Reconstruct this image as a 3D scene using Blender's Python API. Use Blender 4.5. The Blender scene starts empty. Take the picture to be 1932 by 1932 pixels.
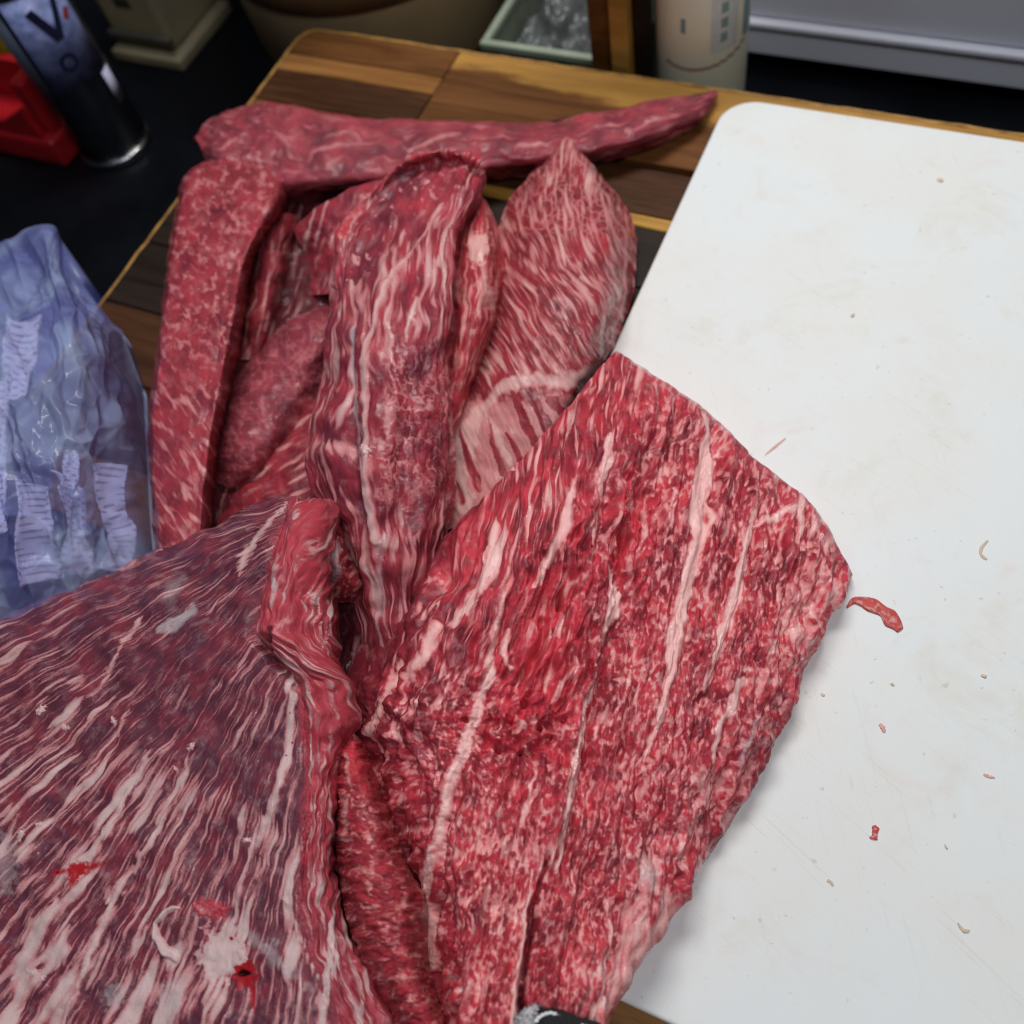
import bpy, bmesh, math, random
import numpy as np
from mathutils import Matrix, Vector

scene = bpy.context.scene
COL = scene.collection
random.seed(4)

# ------------------------------------------------------------------ camera
# World: x along the boards' rows, y away from the viewer, z up; z = 0 is the top of the wooden board.
H = 0.5
R = np.array([[0.90627, 0.39424, -0.15244], [0.28536, -0.83672, -0.46741], [-0.31183, 0.3801, -0.8708]])
FPX, CPX = 1783.0, 966.0
cam_d = bpy.data.cameras.new("camera")
cam = bpy.data.objects.new("camera", cam_d)
COL.objects.link(cam)
cam_d.sensor_width = 36.0
cam_d.lens = 36.0 * FPX / 1932.0
cam_d.clip_start, cam_d.clip_end = 0.01, 50.0
cx, cy, cz = R[0], -R[1], -R[2]
m = Matrix.Identity(4)
for i in range(3):
    m[i][0], m[i][1], m[i][2] = cx[i], cy[i], cz[i]
m[2][3] = H
cam.matrix_world = m
cam_d.dof.use_dof = True
cam_d.dof.focus_distance = 0.468
cam_d.dof.aperture_fstop = 5.8
scene.camera = cam

# ------------------------------------------------------------------ world and lamps
world = bpy.data.worlds.new("World")
scene.world = world
world.use_nodes = True
bg = world.node_tree.nodes["Background"]
bg.inputs[0].default_value = (0.55, 0.58, 0.66, 1)
bg.inputs[1].default_value = 0.028

def area_lamp(name, loc, target, sx, sy, power, color):
    d = bpy.data.lights.new(name, 'AREA')
    d.shape = 'RECTANGLE'; d.size = sx; d.size_y = sy; d.energy = power; d.color = color
    o = bpy.data.objects.new(name, d)
    COL.objects.link(o)
    o.location = loc
    o.rotation_euler = (Vector(target) - Vector(loc)).to_track_quat('-Z', 'Y').to_euler()
    return o

area_lamp("ceiling_or_fill_lamp", (-0.32, 0.82, 1.30), (-0.05, 0.25, 0.0), 0.7, 0.35, 14.5, (1.0, 0.985, 0.96))
area_lamp("ceiling_or_fill_lamp", (0.45, -0.25, 1.6), (0.0, 0.40, 0.0), 0.8, 0.3, 10.0, (0.93, 0.96, 1.0))  # added as fill from the front to brighten the background appliance
area_lamp("ceiling_or_fill_lamp", (-0.9, 0.1, 1.5), (-0.4, 0.25, 0.0), 0.5, 0.2, 2.0, (0.70, 0.83, 1.0))

scene.view_settings.view_transform = 'Standard'
scene.view_settings.look = 'None'
scene.view_settings.exposure = 0.0
scene.view_settings.gamma = 1.0
scene.render.engine = 'CYCLES'
scene.cycles.use_denoising = True
scene.cycles.filter_width = 1.1
scene.cycles.max_bounces = 8
scene.cycles.transparent_max_bounces = 8

# ------------------------------------------------------------------ helpers: chart -> world, noise, splines
def at(px, py, z):
    """A point at height z on the sight line of chart position (px, py)."""
    px, py, z = np.broadcast_arrays(np.asarray(px, float), np.asarray(py, float), np.asarray(z, float))
    c = np.stack([(px - CPX) / FPX, (py - CPX) / FPX, np.ones_like(px)], -1)
    d = c @ R
    t = (z - H) / d[..., 2]
    p = d * t[..., None]
    p[..., 2] += H
    return p

_rng = np.random.RandomState(7)
_perm = np.concatenate([_rng.permutation(4096)] * 2)
_ga = _rng.rand(4096) * 2 * np.pi
_gx, _gy = np.cos(_ga), np.sin(_ga)

def _h(ix, iy, s):
    return _perm[(_perm[(ix + s * 131) & 4095] + iy + s * 57) & 4095]

def perlin(x, y, seed=0):
    x = np.asarray(x, float) + seed * 17.13; y = np.asarray(y, float) - seed * 9.71
    x0 = np.floor(x).astype(np.int64); y0 = np.floor(y).astype(np.int64)
    fx, fy = x - x0, y - y0
    u = fx * fx * fx * (fx * (fx * 6 - 15) + 10); v = fy * fy * fy * (fy * (fy * 6 - 15) + 10)
    def g(dx, dy):
        k = _h(x0 + dx, y0 + dy, seed)
        return _gx[k] * (fx - dx) + _gy[k] * (fy - dy)
    a = g(0, 0); b = g(1, 0); c = g(0, 1); d = g(1, 1)
    return 1.5 * ((a + (b - a) * u) * (1 - v) + (c + (d - c) * u) * v)

def fbm(x, y, seed=0, octv=3, gain=0.5):
    s = 0.0; a = 1.0
    for i in range(octv):
        s = s + a * perlin(x * 2 ** i, y * 2 ** i, seed + i * 3)
        a *= gain
    return s

def zf(x, y, seed=0, octv=3):
    """fbm with unit spread, so thresholds read as coverage."""
    f = fbm(x, y, seed, octv)
    return f / 0.43

def worley(x, y, seed=0, jit=0.9):
    x0 = np.floor(x).astype(np.int64); y0 = np.floor(y).astype(np.int64)
    f1 = np.full(x.shape, 9.0); f2 = np.full(x.shape, 9.0); cid = np.zeros(x.shape)
    for dx in (-1, 0, 1):
        for dy in (-1, 0, 1):
            k = _h(x0 + dx, y0 + dy, seed + 11)
            qx = x0 + dx + 0.5 + jit * (k / 4096.0 - 0.5)
            qy = y0 + dy + 0.5 + jit * (_perm[k] / 4096.0 - 0.5)
            d = np.hypot(x - qx, y - qy)
            near = d < f1
            f2 = np.where(near, f1, np.minimum(f2, d))
            cid = np.where(near, k / 4096.0, cid)
            f1 = np.where(near, d, f1)
    return f1, f2, cid

def sstep(a, b, x):
    t = np.clip((x - a) / (b - a), 0, 1)
    return t * t * (3 - 2 * t)

def crom(P, n):
    """Catmull-Rom along axis 0 of a (m, k, c) array to n samples."""
    P = np.asarray(P, float); mm = P.shape[0]
    E = np.concatenate([2 * P[:1] - P[1:2], P, 2 * P[-1:] - P[-2:-1]])
    t = np.linspace(0, mm - 1, n); i = np.minimum(np.floor(t).astype(int), mm - 2)
    f = (t - i).reshape((-1,) + (1,) * (P.ndim - 1))
    a, b, c, d = E[i], E[i + 1], E[i + 2], E[i + 3]
    return 0.5 * (2 * b + (c - a) * f + (2 * a - 5 * b + 4 * c - d) * f * f + (3 * b - a - 3 * c + d) * f ** 3)

def line_field(px, py, pts, wob=0.0, seed=0):
    """pts: (x, y, half_width). Returns half_width - distance, in chart units (positive inside)."""
    w_ = 0.0
    if wob:
        w_ = 0.35 * wob * fbm(px / 13, py / 24, seed + 5, 2)
        px, py = px + wob * perlin(px / 34, py / 34, seed + 3), py + wob * perlin(px / 34, py / 34, seed + 8)
    best = np.full(px.shape, -1e3)
    for (x0, y0, w0), (x1, y1, w1) in zip(pts[:-1], pts[1:]):
        dx, dy = x1 - x0, y1 - y0
        t = np.clip(((px - x0) * dx + (py - y0) * dy) / (dx * dx + dy * dy + 1e-9), 0, 1)
        best = np.maximum(best, w0 + (w1 - w0) * t - np.hypot(px - x0 - t * dx, py - y0 - t * dy))
    return best + w_

def blob_field(px, py, x, y, rx, ry, ang=0.0, wob=0.3, seed=0):
    c, s = math.cos(ang), math.sin(ang)
    a = ((px - x) * c + (py - y) * s) / rx; b = (-(px - x) * s + (py - y) * c) / ry
    return (1 - np.hypot(a, b) + wob * fbm(px / max(4.0, 0.55 * min(rx, ry)), py / max(4.0, 0.55 * min(rx, ry)), seed, 3)) * min(rx, ry)

def mesh_from_arrays(name, co, quads=None, tris=None):
    me = bpy.data.meshes.new(name)
    parts = []; tot = []
    if quads is not None and len(quads): parts.append(np.asarray(quads, np.int32).ravel()); tot.append(np.full(len(quads), 4, np.int32))
    if tris is not None and len(tris): parts.append(np.asarray(tris, np.int32).ravel()); tot.append(np.full(len(tris), 3, np.int32))
    li = np.concatenate(parts); lt = np.concatenate(tot)
    ls = np.concatenate([[0], np.cumsum(lt)[:-1]]).astype(np.int32)
    me.vertices.add(len(co)); me.vertices.foreach_set("co", np.asarray(co, np.float32).ravel())
    me.loops.add(len(li)); me.loops.foreach_set("vertex_index", li)
    me.polygons.add(len(lt)); me.polygons.foreach_set("loop_start", ls); me.polygons.foreach_set("loop_total", lt)
    me.polygons.foreach_set("use_smooth", np.ones(len(lt), bool))
    me.update(calc_edges=True)
    me.validate()
    return me

def link(name, me, mat, parent=None):
    o = bpy.data.objects.new(name, me)
    COL.objects.link(o)
    if mat is not None and not me.materials: me.materials.append(mat)
    if parent is not None: o.parent = parent
    return o

def tag(o, label=None, cat=None, group=None, kind=None):
    if label: o["label"] = label
    if cat: o["category"] = cat
    if group: o["group"] = group
    if kind: o["kind"] = kind
    return o

def empty(name, loc=(0, 0, 0)):
    o = bpy.data.objects.new(name, None)
    COL.objects.link(o); o.location = loc
    return o

def bm_obj(name, bm, mat, parent=None, smooth=False):
    me = bpy.data.meshes.new(name)
    bmesh.ops.recalc_face_normals(bm, faces=bm.faces)
    bm.to_mesh(me); bm.free()
    if smooth: me.polygons.foreach_set("use_smooth", np.ones(len(me.polygons), bool))
    return link(name, me, mat, parent)

def box_bm(x0, x1, y0, y1, z0, z1, bevel=0.0, seg=2):
    bm = bmesh.new()
    bmesh.ops.create_cube(bm, size=1.0)
    for v in bm.verts:
        v.co = Vector((x0 + (v.co.x + .5) * (x1 - x0), y0 + (v.co.y + .5) * (y1 - y0), z0 + (v.co.z + .5) * (z1 - z0)))
    if bevel: bmesh.ops.bevel(bm, geom=list(bm.edges), offset=bevel, segments=seg, affect='EDGES', profile=0.6)
    return bm

def lathe_bm(profile, n=48):
    """profile: list of (radius, z)."""
    bm = bmesh.new(); rings = []
    for r, z in profile:
        rings.append([bm.verts.new((max(r, 1e-5) * math.cos(2 * math.pi * k / n), max(r, 1e-5) * math.sin(2 * math.pi * k / n), z)) for k in range(n)])
    for a, b in zip(rings[:-1], rings[1:]):
        for k in range(n): bm.faces.new((a[k], a[(k + 1) % n], b[(k + 1) % n], b[k]))
    bm.faces.new(rings[0][::-1]); bm.faces.new(rings[-1])
    return bm

# ------------------------------------------------------------------ materials
class NT:
    def __init__(self, name):
        self.m = bpy.data.materials.new(name); self.m.use_nodes = True
        self.t = self.m.node_tree; self.n = self.t.nodes; self.l = self.t.links
        self.b = self.n["Principled BSDF"]; self.out = self.n["Material Output"]
    def node(self, typ, **kw):
        nd = self.n.new(typ)
        for k, v in kw.items(): setattr(nd, k, v)
        return nd
    def put(self, sock, v):
        if hasattr(v, "is_output") or isinstance(v, bpy.types.NodeSocket): self.l.new(v, sock)
        else: sock.default_value = v
    def math(self, op, a, b=0.0, c=0.0, clamp=False):
        nd = self.node("ShaderNodeMath", operation=op, use_clamp=clamp)
        self.put(nd.inputs[0], a); self.put(nd.inputs[1], b)
        if len(nd.inputs) > 2: self.put(nd.inputs[2], c)
        return nd.outputs[0]
    def mix(self, f, a, b, blend='MIX'):
        nd = self.node("ShaderNodeMix", data_type='RGBA', blend_type=blend)
        self.put(nd.inputs[0], f)
        for s, v in ((nd.inputs[6], a), (nd.inputs[7], b)):
            self.put(s, (*v, 1) if isinstance(v, tuple) and len(v) == 3 else v)
        return nd.outputs[2]
    def remap(self, x, a, b, c=0.0, d=1.0, smooth=True):
        nd = self.node("ShaderNodeMapRange", interpolation_type='SMOOTHSTEP' if smooth else 'LINEAR')
        for i, v in enumerate((x, a, b, c, d)): self.put(nd.inputs[i], v)
        return nd.outputs[0]
    def noise(self, vec, scale, detail=3.0, rough=0.55, dist=0.0):
        nd = self.node("ShaderNodeTexNoise")
        if vec is not None: self.l.new(vec, nd.inputs["Vector"])
        nd.inputs["Scale"].default_value = scale; nd.inputs["Detail"].default_value = detail
        nd.inputs["Roughness"].default_value = rough; nd.inputs["Distortion"].default_value = dist
        return nd.outputs[0]
    def scale(self, vec, sx, sy, sz):
        nd = self.node("ShaderNodeMapping"); self.l.new(vec, nd.inputs[0])
        nd.inputs["Scale"].default_value = (sx, sy, sz)
        return nd.outputs[0]
    def turn(self, vec, deg):
        nd = self.node("ShaderNodeMapping"); self.l.new(vec, nd.inputs[0]); nd.inputs["Rotation"].default_value = (0, 0, math.radians(deg))
        return nd.outputs[0]
    def obj_co(self):
        return self.node("ShaderNodeTexCoord").outputs["Object"]
    def bump(self, h, strength, dist, normal=None):
        nd = self.node("ShaderNodeBump"); self.l.new(h, nd.inputs["Height"])
        nd.inputs["Strength"].default_value = strength; nd.inputs["Distance"].default_value = dist
        if normal is not None: self.l.new(normal, nd.inputs["Normal"])
        return nd.outputs[0]
    def set(self, **kw):
        for k, v in kw.items(): self.put(self.b.inputs[k.replace("_", " ")], (*v, 1) if isinstance(v, tuple) and len(v) == 3 else v)

def meat_mat(name, dark, bright, fat1, fat2, rough=0.36, edge=1.6, sss=0.12, wig=1.0, bmp=0.40):
    n = NT(name)
    at1 = n.node("ShaderNodeAttribute", attribute_name="f1"); sep = n.node("ShaderNodeSeparateColor"); n.l.new(at1.outputs[0], sep.inputs[0])
    fat, silver, blood, tone = sep.outputs[0], sep.outputs[1], sep.outputs[2], at1.outputs["Alpha"]
    fib = n.node("ShaderNodeAttribute", attribute_name="fib").outputs["Vector"]
    pos = n.obj_co()
    fine = n.noise(n.scale(fib, 1 / 26.0, 1 / 3.4, 1.0), 1.0, 4.0, 0.6)           # fibre streaks
    micro = n.noise(pos, 900.0, 3.0, 0.6)
    mid = n.noise(n.scale(fib, 1 / 60.0, 1 / 26.0, 1.0), 1.0, 4.0, 0.6, 0.6)
    fz = n.math('ADD', fat, n.math('MULTIPLY', n.math('SUBTRACT', micro, 0.5), 2.2 * wig))
    fz = n.math('ADD', fz, n.math('MULTIPLY', n.math('SUBTRACT', fine, 0.5), 3.0 * wig))
    fm = n.remap(fz, -edge, edge)
    t2 = n.math('ADD', tone, n.math('MULTIPLY', n.math('SUBTRACT', fine, 0.5), 1.0))
    t2 = n.math('ADD', t2, n.math('MULTIPLY', n.math('SUBTRACT', mid, 0.5), 0.8), clamp=True)
    red = n.mix(t2, dark, bright)
    milk = n.noise(n.scale(fib, 1 / 30.0, 1 / 14.0, 1.0), 1.0, 3.0, 0.6)
    red = n.mix(n.math('MULTIPLY', n.remap(milk, 0.50, 0.74), 0.26), red, fat1)
    ft = n.mix(n.remap(n.math('ADD', n.math('MULTIPLY', mid, 0.7), n.math('MULTIPLY', micro, 0.3)), 0.32, 0.68), fat1, fat2)
    ft = n.mix(n.math('MULTIPLY', n.remap(fz, 4.0, 11.0), 0.7), ft, fat2)
    ft = n.mix(n.math('MULTIPLY', n.remap(fz, edge * 4.0, 0.0), 0.58), ft, bright)      # thin fat lets the muscle show
    c = n.mix(fm, red, ft)
    c = n.mix(n.remap(n.math('MULTIPLY', silver, n.math('ADD', 0.55, n.math('MULTIPLY', fine, 0.9))), 0.1, 0.9), c, n.mix(micro, (0.36, 0.29, 0.32), (0.60, 0.52, 0.53)))
    c = n.mix(n.remap(blood, 0.1, 0.8), c, n.mix(n.remap(blood, 0.9, 1.5), (0.38, 0.012, 0.02), (0.035, 0.002, 0.004)))
    n.set(Base_Color=c)
    n.set(Roughness=n.remap(n.math('ADD', n.math('MULTIPLY', fm, 0.25), n.math('MULTIPLY', mid, 0.6)), 0.15, 0.7, rough + 0.06, rough + 0.26, smooth=False))
    n.set(Specular_IOR_Level=0.15)
    wet = n.noise(pos, 420.0, 2.0, 0.5)
    n.set(Coat_Weight=n.remap(n.noise(pos, 70.0, 3.0, 0.6), 0.48, 0.58, 0.0, 1.0), Coat_Roughness=0.07, Coat_IOR=1.42)
    n.set(Subsurface_Weight=sss, Subsurface_Scale=0.0025)
    n.b.inputs["Subsurface Radius"].default_value = (1.0, 0.35, 0.25)
    h = n.math('ADD', n.math('MULTIPLY', fine, 0.55), n.math('MULTIPLY', micro, 0.35))
    h = n.math('ADD', h, n.math('MULTIPLY', fm, 0.25))
    n.l.new(n.bump(h, bmp, 0.0011), n.b.inputs["Normal"])
    n.l.new(n.bump(n.math('ADD', n.math('MULTIPLY', fine, 0.4), n.math('ADD', wet, n.math('MULTIPLY', micro, 0.4))), 0.5, 0.0013), n.b.inputs["Coat Normal"])
    return n.m

def simple_mat(name, col, rough=0.5, col2=None, scale=60.0, stretch=(1, 1, 1), metal=0.0, bump=0.0, spec=0.5):
    n = NT(name)
    pos = n.scale(n.obj_co(), *stretch)
    a = n.noise(pos, scale, 4.0, 0.6)
    n.set(Base_Color=n.mix(n.remap(a, 0.3, 0.7), col, col2 if col2 else tuple(x * 0.82 for x in col)))
    n.set(Roughness=n.remap(a, 0.2, 0.8, rough - 0.06, rough + 0.08), Metallic=metal, Specular_IOR_Level=spec)
    if bump: n.l.new(n.bump(a, bump, 0.002), n.b.inputs["Normal"])
    return n.m

def wood_mat(name, dark, light, sap=None, sap_y=None):
    n = NT(name)
    pos = n.obj_co()
    a = n.noise(n.scale(pos, 5, 60, 30), 1.0, 6.0, 0.65, 1.2)
    b = n.noise(n.scale(pos, 14, 420, 60), 1.0, 3.0, 0.6)
    c = n.mix(n.remap(a, 0.3, 0.7), dark, light)
    c = n.mix(n.math('MULTIPLY', n.remap(b, 0.52, 0.72), 0.55), c, tuple(x * 0.4 for x in dark))
    if sap:
        sp = n.node("ShaderNodeSeparateXYZ"); n.l.new(pos, sp.inputs[0])
        e = n.math('ADD', sp.outputs[1], n.math('MULTIPLY', n.math('SUBTRACT', n.noise(n.scale(pos, 9, 30, 1), 1.0, 5.0, 0.6), 0.5), 0.075))
        e = n.math('ADD', e, n.math('MULTIPLY', sp.outputs[0], 0.09))
        c = n.mix(n.remap(e, sap_y - 0.008, sap_y + 0.008), c, n.mix(n.remap(a, 0.3, 0.7), tuple(x * 0.62 for x in sap), sap))
    n.set(Base_Color=c, Roughness=n.remap(a, 0.2, 0.8, 0.42, 0.6), Specular_IOR_Level=0.18)
    n.l.new(n.bump(b, 0.25, 0.0006), n.b.inputs["Normal"])
    return n.m

# ------------------------------------------------------------------ setting: counter
cm = simple_mat("black_counter", (0.003, 0.0035, 0.005), 0.3, (0.005, 0.0055, 0.008), 14.0, spec=0.12)
bm = box_bm(-2.2, 1.6, -0.9, 1.7, -0.125, -0.085)
counter = bm_obj("countertop", bm, cm)
tag(counter, "black glossy countertop under everything", "countertop", kind="structure")

# ------------------------------------------------------------------ wooden board, plank by plank
board = empty("wooden_board", (-0.1, 0.25, -0.03))
tag(board, "large brown wooden board glued from mixed dark and golden planks under the meat", "wooden board")
WX0, WX1, WY0, WY1 = -0.552, 0.42, -0.16, 0.608
W = {
    'brown': wood_mat("wood_brown", (0.080, 0.028, 0.007), (0.170, 0.066, 0.018)),
    'dark': wood_mat("wood_dark", (0.034, 0.012, 0.004), (0.080, 0.030, 0.010)),
    'black': wood_mat("wood_blackish", (0.010, 0.006, 0.004), (0.024, 0.014, 0.009)),
    'tan': wood_mat("wood_tan", (0.18, 0.072, 0.018), (0.32, 0.145, 0.042)),
    'gold': wood_mat("wood_gold", (0.30, 0.145, 0.026), (0.50, 0.27, 0.06)),
    'sap': wood_mat("wood_sapwood", (0.090, 0.032, 0.008), (0.165, 0.064, 0.018), (0.48, 0.245, 0.056), 0.553),
}
rim = simple_mat("wood_edge", (0.44, 0.235, 0.055), 0.6, (0.20, 0.09, 0.02), 55.0, (1, 1, 1), bump=0.3)
def plank(x0, x1, y0, y1, mat):
    g = 0.0004
    o = bm_obj("plank", box_bm(x0 + g, x1 - g, y0 + g, y1 - g, -0.0300, random.uniform(-0.0006, 0.0), 0.0008, 1), W[mat])
    o.parent = board; o.matrix_parent_inverse = Matrix.Translation(board.location).inverted()
XL, XR, YB, YT = WX0 + 0.0032, WX1 - 0.0032, WY0 + 0.0032, WY1 - 0.0032
plank(XL, -0.395, 0.572, YT, 'brown')
plank(XL, -0.395, 0.551, 0.572, 'tan')
plank(XL, -0.395, 0.513, 0.551, 'dark')
plank(-0.395, XR, 0.519, YT, 'sap')
plank(XL, -0.330, 0.469, 0.513, 'brown')
plank(-0.395, XR, 0.513, 0.519, 'dark') if False else None
plank(-0.330, XR, 0.469, 0.513, 'dark')
plank(XL, XR, 0.4575, 0.469, 'gold')
plank(XL, XR, 0.405, 0.4575, 'black')
plank(XL, -0.20, 0.345, 0.405, 'black'); plank(-0.20, XR, 0.345, 0.405, 'black')
plank(XL, XR, 0.285, 0.345, 'black')
for k, (y0, y1) in enumerate(((0.225, 0.285), (0.165, 0.225), (0.12, 0.165), (0.05, 0.12), (0.0, 0.05))):
    plank(XL, XR, y0, y1, ('dark', 'dark', 'tan', 'black', 'brown')[k])
plank(XL, XR, -0.07, 0.0, 'tan'); plank(XL, XR, YB, -0.07, 'dark')
# the worn golden rim that runs round the planks, rounded at corners and edge
def rim_obj():
    r = 0.022
    path = []
    for (qx, qy, a0) in ((WX1 - r, WY1 - r, 0), (WX0 + r, WY1 - r, 90), (WX0 + r, WY0 + r, 180), (WX1 - r, WY0 + r, 270)):
        for k in range(9):
            a = math.radians(a0 + 90 * k / 8)
            path.append((qx + r * math.cos(a), qy + r * math.sin(a), math.cos(a), math.sin(a)))
    # long sides get extra points for the wear
    full = []
    for i in range(len(path)):
        a, b = path[i], path[(i + 1) % len(path)]
        nn = max(1, int(math.hypot(b[0] - a[0], b[1] - a[1]) / 0.006))
        for j in range(nn):
            t = j / nn
            full.append([a[q] + (b[q] - a[q]) * t for q in range(4)])
    full = np.array(full); M = len(full)
    prof = [(-0.0045, -0.0002), (-0.0025, 0.0002), (-0.0014, -0.0004), (0.0, -0.0022), (0.0006, -0.006), (0.0004, -0.028), (-0.006, -0.031)]
    co = []
    arc = np.cumsum(np.hypot(*np.diff(np.vstack([full[:, :2], full[:1, :2]]), axis=0).T))
    wear = 0.0005 * fbm(arc / 0.02, arc * 0 + 1.3, 5, 3)
    for (o_, z) in prof:
        k = 1.0 if z > -0.004 else 0.3
        co.append(np.stack([full[:, 0] + (o_ + wear * k) * full[:, 2], full[:, 1] + (o_ + wear * k) * full[:, 3], np.full(M, z) + wear * 0.5 * k * (z < 0)], -1))
    co = np.concatenate(co); q = []
    for p in range(len(prof) - 1):
        for i in range(M):
            j = (i + 1) % M
            q.append((p * M + i, p * M + j, (p + 1) * M + j, (p + 1) * M + i))
    o = link("board_rim", mesh_from_arrays("board_rim", co, q), rim, None)
    o.parent = board; o.matrix_parent_inverse = Matrix.Translation(board.location).inverted()
    o["label"] = "worn golden edge of the wooden board"
rim_obj()
for fx in (WX0 + .05, WX1 - .05):
    for fy in (WY0 + .06, WY1 - .06):
        o = bm_obj('foot', box_bm(fx - .03, fx + .03, fy - .03, fy + .03, -0.0849, -0.0302, .004, 2), W['dark'])
        o.parent = board; o.matrix_parent_inverse = Matrix.Translation(board.location).inverted()

# ------------------------------------------------------------------ white plastic cutting board
def white_mat():
    n = NT("white_plastic"); pos = n.obj_co()
    base = n.mix(n.remap(n.noise(pos, 9.0, 3.0, 0.6), 0.35, 0.65), (0.745, 0.775, 0.78), (0.75, 0.75, 0.725))
    st = n.noise(pos, 16.0, 6.0, 0.72, 0.6)
    base = n.mix(n.math('MULTIPLY', n.remap(st, 0.52, 0.74), 0.42), base, (0.64, 0.58, 0.46))
    pk = n.noise(pos, 21.0, 5.0, 0.7, 0.8)
    base = n.mix(n.math('MULTIPLY', n.remap(pk, 0.54, 0.76), 0.26), base, (0.74, 0.55, 0.47))
    sm = n.noise(pos, 60.0, 5.0, 0.75, 1.2)
    base = n.mix(n.math('MULTIPLY', n.math('MULTIPLY', n.remap(sm, 0.60, 0.72), n.remap(st, 0.45, 0.6)), 0.30), base, (0.50, 0.46, 0.36))
    sp = n.noise(pos, 210.0, 2.0, 0.5)
    base = n.mix(n.math('MULTIPLY', n.remap(sp, 0.70, 0.77), 0.45), base, (0.50, 0.42, 0.33))
    scr = n.noise(n.scale(n.turn(pos, 24), 22, 800, 1), 1.0, 2.0, 0.5, 0.8)
    sc2 = n.noise(n.scale(n.turn(pos, 62), 20, 700, 1), 1.0, 2.0, 0.5, 0.8)
    s = n.math('MAXIMUM', n.remap(scr, 0.63, 0.70), n.remap(sc2, 0.65, 0.72))
    s = n.math('MULTIPLY', s, n.remap(n.noise(pos, 9.0, 2.0), 0.38, 0.6))
    base = n.mix(n.math('MULTIPLY', s, 0.20), base, (0.5, 0.49, 0.46))
    n.set(Base_Color=base, Roughness=0.55, Specular_IOR_Level=0.3, Subsurface_Weight=0.05, Subsurface_Scale=0.004)
    n.l.new(n.bump(n.math('SUBTRACT', n.noise(pos, 700, 2.0), n.math('MULTIPLY', s, 0.6)), 0.12, 0.0004), n.b.inputs["Normal"])
    return n.m
def white_board():
    x0, x1, y0, y1, z0, z1 = -0.160, 0.245, -0.0032, 0.584, 0.0006, 0.0126
    r = 0.026; bm = bmesh.new(); pts = []
    for (qx, qy, a0) in ((x1 - r, y1 - r, 0), (x0 + r, y1 - r, 90), (x0 + r, y0 + r, 180), (x1 - r, y0 + r, 270)):
        for k in range(13):
            a = math.radians(a0 + 90 * k / 12); pts.append((qx + r * math.cos(a), qy + r * math.sin(a)))
    b = [bm.verts.new((x, y, z0)) for x, y in pts]; f = bm.faces.new(b)
    ext = bmesh.ops.extrude_face_region(bm, geom=[f])
    bmesh.ops.translate(bm, vec=(0, 0, z1 - z0), verts=[v for v in ext['geom'] if isinstance(v, bmesh.types.BMVert)])
    hor = [e for e in bm.edges if abs(e.verts[0].co.z - e.verts[1].co.z) < 1e-6]
    bmesh.ops.bevel(bm, geom=hor, offset=0.0022, segments=3, affect='EDGES', profile=0.5)
    o = bm_obj("cutting_board", bm, white_mat(), None, smooth=True)
    tag(o, "white plastic cutting board with rounded corners and faint stains, right of the meat", "cutting board")
white_board()
ZW = 0.0126

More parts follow.
